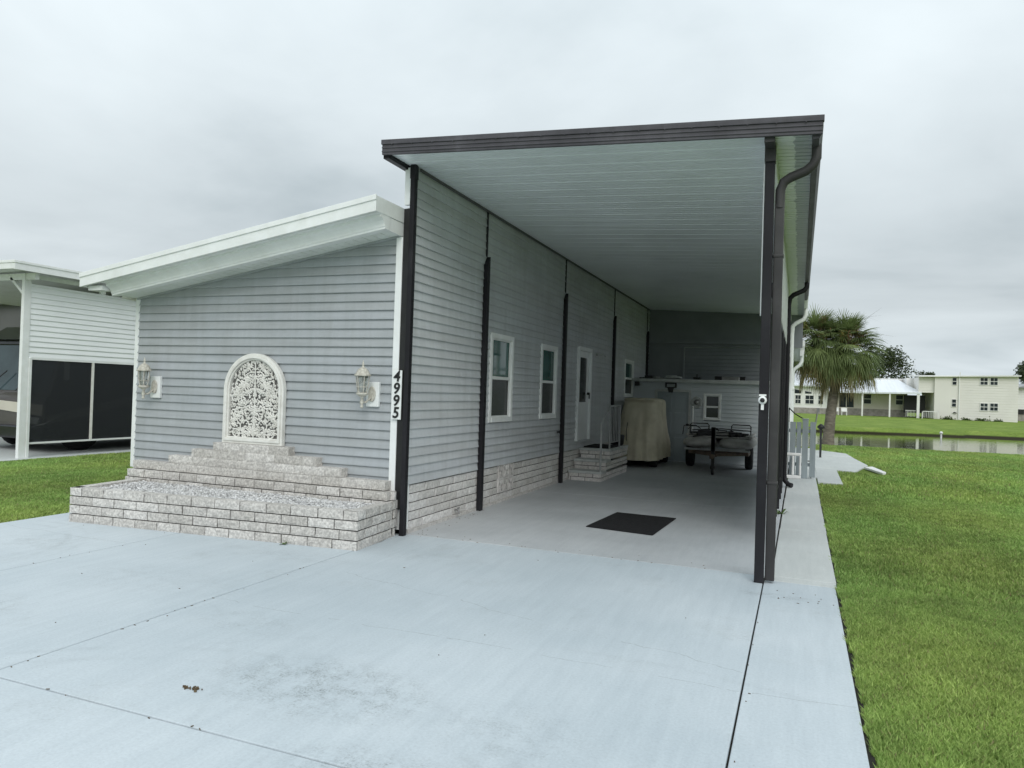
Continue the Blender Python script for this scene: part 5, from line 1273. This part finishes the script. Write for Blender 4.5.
def cabbage_palm(x0, y0, label):
    t = thing('palm_tree', label, 'palm tree', (x0, y0, 0)); r_ = random.Random(8)
    b_ = B(); pts = []; rs = []
    for k in range(16):
        f_ = k / 15; pts.append((x0 + .05 * math.sin(f_ * 2) + .28 * f_ ** 2, y0 + .1 * f_, -.06 + 3.1 * f_)); rs.append(.195 - .035 * f_ + .035 * (1 - f_) ** 6 + .006 * math.sin(k * 2.3))
    b_.tube(pts, rs, 16); b_.tube([pts[12], (x0 - .35, y0 + .1, 2.9), (x0 - .7, y0, 3.7)], [.17, .15, .13], 12)
    b_.build('trunk', M['bark'], t)
    V = []; F = []; C_ = []
    def strip(pts, w0, col):
        o = len(V); n_ = len(pts)
        for i, p in enumerate(pts):
            d = (pts[min(i+1, n_-1)] - pts[max(i-1, 0)]).normalized(); sd_ = d.cross(Vector((0, 0, 1)))
            if sd_.length < .01: sd_ = Vector((1, 0, 0))
            sd_.normalize(); sd_ = (Matrix.Rotation(r_.uniform(-.6, .6), 3, d) @ sd_)
            w_ = w0 * (1 - (i / (n_ - 1)) ** 1.6) + .002
            V.append(p - sd_ * w_); V.append(p + sd_ * w_); C_.append(col); C_.append(col)
        for i in range(n_ - 1): F.append((o + 2*i, o + 2*i + 1, o + 2*i + 3, o + 2*i + 2))
    heads = [(Vector((x0 + .46, y0 + .1, 3.68)), 1.08, 118), (Vector((x0 - .55, y0, 3.92)), 1.08, 100)]
    for hc, sc_, nl in heads:
        for k in range(nl):
            f_ = (k + .5) / nl; az = k * 2.39996 + r_.uniform(-.3, .3)
            elv = math.radians(84 - 146 * f_ + r_.uniform(-10, 10))
            d = Vector((math.cos(az) * math.cos(elv), math.sin(az) * math.cos(elv), math.sin(elv)))
            plen = sc_ * r_.uniform(.65, .95)
            tip = hc + d * plen + Vector((0, 0, -.16 * plen))
            g0_ = r_.uniform(0, 1)
            green = (.115 + .09 * g0_, .16 + .095 * g0_, .06 + .035 * g0_)
            old = f_ > .86
            if old: green = (.20 + .08 * g0_, .17 + .07 * g0_, .09)
            strip([hc + d * .1, hc + d * plen * .5 + Vector((0, 0, .02)), tip], .020, (.11, .13, .05))
            dirn = (tip - hc).normalized(); right = dirn.cross(Vector((0, 0, 1)))
            if right.length < .05: right = Vector((1, 0, 0))
            right.normalize(); upv = right.cross(dirn)
            nf = 30; L = sc_ * r_.uniform(.60, .80)
            for j in range(nf):
                u = (j / (nf - 1) - .5) * 2; aa = u * 1.9
                fd = (dirn * math.cos(aa) + right * math.sin(aa) + upv * (-.25 + .2 * abs(u)))
                fd.normalize(); l = L * (1 - .30 * abs(u) ** 2) * r_.uniform(.88, 1.08)
                base = tip + dirn * .03
                pts_ = [base]
                dr_ = .08 + .62 * f_ * r_.uniform(.7, 1.2)
                for q_ in (.30, .58, .82, 1.0):
                    pts_.append(base + fd * l * q_ * (1 - .18 * q_ * dr_) + Vector((0, 0, -dr_ * l * q_ ** 2.4 * 1.05)))
                v_ = r_.uniform(.75, 1.25); strip(pts_, .017, (green[0] * v_, green[1] * v_, green[2] * v_))
    # old flower stalks: ochre and rust sprays in the upper crown
    for k in range(26):
        hc = heads[k % 2][0]; az = r_.uniform(0, 6.28); elv = math.radians(r_.uniform(18, 62)); L = r_.uniform(.9, 1.35)
        if k < 13: az = math.radians(r_.uniform(200, 330))
        d = Vector((math.cos(az) * math.cos(elv), math.sin(az) * math.cos(elv), math.sin(elv)))
        colb = (.52, .42, .13) if k % 3 == 0 else ((.26, .16, .09) if k % 3 == 1 else (.18, .125, .08))
        end = hc + d * L + Vector((0, 0, -.15))
        for j in range(130):
            f_ = r_.uniform(.45, 1); p = hc.lerp(end, f_) + Vector((r_.gauss(0, .06), r_.gauss(0, .06), r_.gauss(0, .06)))
            dd2 = Vector((r_.gauss(0, 1), r_.gauss(0, 1), r_.gauss(-.4, 1))).normalized() * r_.uniform(.05, .14)
            strip([p, p + dd2 * .5, p + dd2 + Vector((0, 0, -.03))], .007, tuple(c * r_.uniform(.7, 1.25) for c in colb))
    for k in range(3):   # thin dry stalks poking out to the right
        p0 = heads[0][0] + Vector((.3, -.3, .5)); strip([p0, p0 + Vector((.5, 0, .65)), p0 + Vector((.95, 0, 1.0 - k * .28))], .009, (.14, .11, .08))
        p0 = heads[0][0] + Vector((.8, -.2, .3)); strip([p0, p0 + Vector((.5, 0, .2 - .15 * k)), p0 + Vector((.95 - .1 * k, 0, .12 - k * .2))], .007, (.16, .13, .09))
    me = bpy.data.meshes.new('crown'); me.from_pydata([tuple(v) for v in V], [], F); me.update(); set_cols(me, np.array(C_), 1)
    link('crown', me, M['leaf'], t)
    return t
cabbage_palm(1.05, 30.2, 'bushy cabbage palm with drooping fans on the near bank of the pond')

def tree(x0, y0, h, w_, label, seed, zb=0, nl=5200, col=((.03, .045, .018), (.075, .10, .035)), trunk_h=.3, lobes=9, ls=.16):
    t = thing('broadleaf_tree', label, 'tree', (x0, y0, zb)); r_ = random.Random(seed)
    b_ = B(); b_.tube([(x0, y0, zb), (x0 + .1, y0, zb + h * trunk_h), (x0 + .2, y0, zb + h * .75)], [h * .03, h * .022, h * .008], 10)
    LC = []
    for k in range(lobes):
        a = r_.uniform(0, 6.28); rr = r_.uniform(.15, .42) * w_; z = zb + h * r_.uniform(trunk_h + .12, .88)
        c = Vector((x0 + rr * math.cos(a), y0 + rr * math.sin(a), z)); LC.append((c, w_ * r_.uniform(.15, .27)))
        b_.tube([(x0 + .05, y0, zb + h * trunk_h * r_.uniform(.8, 1.3)), tuple((Vector((x0, y0, zb + h * trunk_h * 1.2)) + c) / 2 + Vector((0, 0, .3))), tuple(c)], [h * .012, h * .008, h * .003], 6)
    b_.build('trunk', M['bark_tree'], t)
    V = []; F = []; C_ = []
    for k in range(nl):
        c, rad = LC[k % len(LC)]
        d = Vector((r_.gauss(0, 1), r_.gauss(0, 1), r_.gauss(0, .8))); d.normalize(); p = c + d * rad * r_.uniform(.25, 1) ** .45 * r_.uniform(.8, 1.15)
        s = ls * r_.uniform(.6, 1.3); a1 = Vector((r_.gauss(0, 1), r_.gauss(0, 1), r_.gauss(0, .6))).normalized(); a2 = a1.cross(Vector((r_.gauss(0, 1), r_.gauss(0, 1), r_.gauss(0, 1)))).normalized()
        o = len(V); V += [p - a1 * s - a2 * s * .3, p + a2 * s * .55, p + a1 * s, p - a2 * s * .5]; F.append((o, o+1, o+2, o+3))
        f_ = r_.random(); cc_ = tuple(col[0][i] + (col[1][i] - col[0][i]) * f_ for i in range(3)); C_ += [cc_] * 4
    me = bpy.data.meshes.new('crown'); me.from_pydata([tuple(v) for v in V], [], F); me.update(); set_cols(me, np.array(C_), 1)
    link('crown', me, M['leaf'], t)
tree(9.6, 112, 9.6, 8.5, 'dark broadleaf tree rising behind the tan house to the right of the palm', 3, zb=.3, nl=5200)
tree(4.0, 118, 8.6, 7.5, 'dark broadleaf tree mostly hidden behind the palm', 4, zb=.3, nl=4200)
tree(18.4, 128, 7.2, 3.8, 'small tree top just above the roof line of the two-storey annexe', 5, zb=.3, nl=3000, lobes=7)
tree(28.0, 112, 7.5, 5.0, 'grey-green tree at the right edge behind the grey house', 6, zb=.3, nl=4200, col=((.05, .065, .04), (.10, .125, .075)))
tree(-53, 35, 8.3, 8, 'distant dark tree seen under the neighbouring carport roof', 7, zb=0, nl=5200)
tree(-49.0, 36.5, 7.6, 6, 'second distant tree at the far left, right of the taller one', 12, zb=0, nl=3000)

# ================================================================== HOUSES ACROSS THE POND
FY = 85.0; k_ = FY / 80.0
def fx_(x80): return x80 * k_
def fz_(z80): return 1.6 + (z80 - 1.6) * k_
M['far_pane'] = mat('far_dark_pane', (.035, .045, .05), (.02, .025, .03), scale=1.2, rough=.3, spec=.15)
def fwin(parent, xa, xb, za, zb, y=FY, grid=2, fw=.055):
    b_ = B(); w1 = fw
    b_.box(xa, xb, y - .05, y, za, za + w1); b_.box(xa, xb, y - .05, y, zb - w1, zb); b_.box(xa, xa + w1, y - .05, y, za + w1, zb - w1); b_.box(xb - w1, xb, y - .05, y, za + w1, zb - w1)
    zm = (za + zb) / 2; b_.box(xa + w1, xb - w1, y - .045, y, zm - .025, zm + .025)
    for g_i in range(1, grid):
        xx = xa + (xb - xa) * g_i / grid; b_.box(xx - .014, xx + .014, y - .04, y, za + w1, zm - .025); b_.box(xx - .014, xx + .014, y - .04, y, zm + .025, zb - w1)
    f_ = b_.build('window', M['far_white'], parent); b_ = B(); b_.box(xa + .04, xb - .04, y - .02, y - .004, za + .04, zb - .04); b_.build('pane', M['far_pane'], f_)
# white house, far left part
wh_ = thing('white_lake_house', 'white house with a row of large windows, partly hidden behind the palm', 'house', (2, 86, .3))
b_ = B(); b_.box(-7, 2.78, FY, FY + 8, .94, 3.45); b_.build('wall', M['far_white'], wh_)
b_ = B(); b_.box(-7, 2.78, FY - .06, FY + 8, .1, .945); b_.build('skirting', M['far_stone'], wh_)
b_ = B(); b_.hexa([(-7.3, FY - .5, 3.25), (3.1, FY - .5, 3.25), (3.1, FY + 8, 4.7), (-7.3, FY + 8, 4.7)], [(-7.3, FY - .5, 3.40), (3.1, FY - .5, 3.40), (3.1, FY + 8, 4.85), (-7.3, FY + 8, 4.85)]); b_.build('roof', M['far_roof'], wh_)
for (xa, xb) in ((-2.6, -1.7), (-1.2, -.62), (-.47, .17), (.55, 1.48), (1.85, 2.42)): fwin(wh_, xa, xb, 1.33, 2.33)
for (xa, xb, zl) in ((-.5, .15, 2.92), (.55, 1.2, 2.75)):
    b_ = B(); b_.prism([(xa, 2.48), (xb, 2.48), (xb, zl - .12), (xa, zl)], 'y', FY - .03, FY + .01); b_.build('transom_pane', M['far_pane'], wh_)
# tan house with porch
th_ = thing('tan_lake_house', 'low tan house with a white porch roof on slim posts across the pond', 'house', (7, 86, .3))
b_ = B(); b_.box(2.80, 10.4, FY + .03, FY + 8, 1.04, 2.95); b_.build('wall', M['far_tan'], th_)
b_ = B(); b_.box(2.80, 10.4, FY - .03, FY + 8, .15, 1.045); b_.build('skirting', M['far_stone'], th_)
b_ = B(); b_.hexa([(5.4, 82.2, 2.62), (11.3, 82.2, 2.72), (9.95, FY + 4, 4.20), (6.9, FY + 4, 4.17)], [(5.4, 82.2, 2.78), (11.3, 82.2, 2.88), (9.95, FY + 4, 4.3), (6.9, FY + 4, 4.27)])
b_.hexa([(2.9, 83.8, 2.66), (5.9, 83.8, 2.66), (8, FY + 4, 4.15), (2.9, FY + 4, 4.15)], [(2.9, 83.8, 2.80), (5.9, 83.8, 2.80), (8, FY + 4, 4.25), (2.9, FY + 4, 4.25)])
b_.build('roof', M['far_roof'], th_)
b_ = B(); b_.box(7.0, 13, FY + 4.02, FY + 9, 2.9, 4.42); b_.box(10.4, 11.6, FY + 1.0, FY + 4, 2.8, 4.42); b_.build('upper_wall', M['far_white'], th_)
for x_ in (6.0, 8.5):
    b_ = B(); b_.box(x_ - .07, x_ + .07, 82.25, 82.39, .3, 2.66); b_.build('porch_post', M['far_white'], th_)
b_ = B(); b_.box(10.92, 11.16, 82.25, 82.45, .3, 2.72); b_.build('porch_post', M['far_white'], th_)
b_ = B(); b_.box(3.3, 3.42, 83.9, 84.02, .3, 2.68); b_.build('porch_post', M['far_white'], th_)
for (xa, xb) in ((6.30, 7.05), (9.32, 10.03)): fwin(th_, xa, xb, 1.56, 2.62, y=FY + .03, grid=1, fw=.03)
b_ = B(); b_.box(3.9, 3.96, FY - .02, FY + .03, 1.15, 2.7); b_.box(5.38, 5.44, FY - .02, FY + .03, 1.15, 2.7); b_.box(4.62, 4.68, FY - .02, FY + .03, 1.15, 2.7)
wf = b_.build('patio_door', M['far_tan'], th_); b_ = B(); b_.box(3.96, 5.38, FY - .01, FY + .025, 1.15, 2.7); b_.build('pane', M['far_pane'], wf)
b_ = B(); b_.box(9.95, 11.9, 84.0, 84.06, .8, 2.6); b_.build('porch_black_panel', M['black'], th_)  # plain black panel set back under the porch roof
b_ = B()
for k in range(7): b_.box(10.05 + k * .13, 10.08 + k * .13, 83.0, 83.03, .4, 1.0)
b_.box(10.0, 10.92, 82.98, 83.05, 1.0, 1.07); b_.build('porch_railing', M['far_white'], th_)
# two-storey annexe
an = thing('two_storey_annexe', 'cream two-storey building with paired small windows right of the tan house', 'house', (16, 84, .3))
def cream(name, xa, xb, y0, y1, z0, z1, pitch=.25, m='far_cream'):
    b_ = B(); b_.box(xa, xb, y0 + .03, y1, z0, z1); siding_courses(b_, xa, xb, z0, z1, y0 + .028, 'x', -1, pitch=pitch, proj=.022); return b_.build(name, M[m], an)
cream('wall', 14.56, 19.38, 82.0, 90, .2, 4.62); cream('upper_wall', 11.04, 12.40, 82.3, 90, 2.88, 4.42)
b_ = B(); b_.box(12.40, 14.45, 82.03, 90, .2, 4.52); b_.build('plain_wall', M['far_cream'], an)
b_ = B(); b_.hexa([(10.95, 81.8, 4.42), (19.5, 81.6, 4.62), (19.5, 90, 4.9), (10.95, 90, 4.75)], [(10.95, 81.8, 4.52), (19.5, 81.6, 4.74), (19.5, 90, 5.0), (10.95, 90, 4.85)])
b_.build('roof', M['far_white'], an)
for (xa, xb, za, zb) in ((16.2, 16.9, 3.72, 4.48), (17.03, 17.72, 3.72, 4.5), (16.25, 16.95, 1.24, 2.02), (17.05, 17.78, 1.25, 2.04)):
    fwin(an, xa, xb, za, zb, y=82.0)
for (za, zb) in ((3.68, 4.42), (1.53, 2.30)): fwin(an, 13.88, 14.28, za, zb, y=82.02, grid=1, fw=.03)
b_ = B(); b_.box(14.45, 14.55, 81.9, 82.02, .3, 4.5); b_.tube([(14.5, 81.75, 4.5), (14.5, 81.75, 4.95)], .04, 6); b_.build('downspout', M['far_white'], an)
b_ = B()
for k in range(9): b_.box(11.4 + k * .15, 11.43 + k * .15, 81.7, 81.73, .40, .98)
b_.box(11.3, 12.75, 81.68, 81.75, .98, 1.05); b_.box(11.3, 11.37, 81.68, 81.75, .3, 1.05); b_.box(12.69, 12.76, 81.68, 81.75, .3, 1.05)
b_.build('porch_railing', M['far_white'], an)
b_ = B(); b_.tube([(14.0, 81.9, .95), (14.15, 81.9, 1.0), (14.3, 81.9, .93)], .06, 6); b_.build('meter', M['dark_trim'], an)
gh = thing('grey_lake_house', 'pale grey house cut by the right edge of the view beyond the pond', 'house', (23, 88, .3))
b_ = B(); siding_courses(b_, 20.2, 30, 1.0, 3.9, 88.0, 'x', -1, pitch=.25, proj=.03); b_.box(20.2, 30, 88.02, 96, 1.0, 3.9); b_.build('wall', M['far_white'], gh)
b_ = B(); b_.box(20.2, 30, 87.9, 88, .2, 1.0); b_.build('skirting', M['far_stone'], gh)
b_ = B(); b_.hexa([(20.0, 87.4, 3.6), (30.4, 87.4, 4.6), (30.4, 96.5, 4.9), (20.0, 96.5, 3.9)], [(20.0, 87.4, 3.75), (30.4, 87.4, 4.75), (30.4, 96.5, 5.05), (20.0, 96.5, 4.05)]); b_.build('roof', M['far_roof_grey'], gh)
b_ = B(); b_.box(20.5, 21.3, 87.85, 87.99, 1.0, 1.5); b_.build('dark_opening', M['black'], gh)
# small white objects in front of the tan house
for i, (x_, lab) in enumerate(((3.55, 'left one of two white porch chairs by the tan house'), (4.35, 'right one of two white porch chairs by the tan house'))):
    t = thing('porch_chair', lab, 'chair', (x_, 82.6, .35), 'white chairs by the tan house')
    b_ = B(); b_.box(x_ - .28, x_ + .28, 82.4, 82.95, .68, .76); b_.build('seat', M['far_white'], t); b_ = B(); b_.box(x_ - .28, x_ + .28, 82.95, 83.03, .70, 1.10); b_.build('backrest', M['far_white'], t)
    for (a, c) in ((-.26, 82.42), (.2, 82.42), (-.26, 82.92), (.2, 82.92)):
        b_ = B(); b_.box(x_ + a, x_ + a + .06, c, c + .06, .3, .68); b_.build('leg', M['far_white'], t)
# shrubs along the annexe foot
def shrub(x_, y_, z_, s, label, seed):
    r_ = random.Random(seed); V = []; F = []; C_ = []
    for k in range(260):
        d = Vector((r_.gauss(0, 1) * 1.5, r_.gauss(0, 1), abs(r_.gauss(0, .8)))); p = Vector((x_, y_, z_)) + d * s * .35
        a1 = Vector((r_.gauss(0, 1), r_.gauss(0, 1), r_.gauss(0, 1))).normalized() * s * .18; a2 = a1.cross(Vector((0, .3, 1))).normalized() * s * .1
        o = len(V); V += [p - a1, p + a2, p + a1, p - a2]; F.append((o, o+1, o+2, o+3)); C_ += [(.05 + .05 * r_.random(), .09 + .05 * r_.random(), .03)] * 4
    me = bpy.data.meshes.new('shrub'); me.from_pydata([tuple(v) for v in V], [], F); me.update(); set_cols(me, np.array(C_), 1)
    tag(link('shrub', me, M['leaf']), label, 'shrub', 'low shrubs at the foot of the cream annexe')
shrub(13.45, 81.3, .25, .5, 'pale upright shrub below the small annexe window', 1)
shrub(15.0, 81.2, .22, .45, 'low shrub beside the annexe downspout', 2)
shrub(16.3, 81.2, .22, .5, 'low shrub below the left lower annexe window', 3)
shrub(17.6, 81.2, .22, .4, 'low shrub below the right lower annexe window', 4)
# egret-sized white marker at the far waterline
b_ = B(); b_.tube([(8.6, 54.0, -.5), (8.6, 54.0, -.2)], .05, 8); b_.lathe(8.6, 54.0, [(.09, -.21), (.10, -.12), (.04, -.06)], 10)
onething('pipe_marker', 'tiny white marker standing at the far waterline', 'marker', b_, 'block_white')

for o in list(bpy.data.objects):
    if o.type == 'MESH' and not o.data.polygons: bpy.data.objects.remove(o)
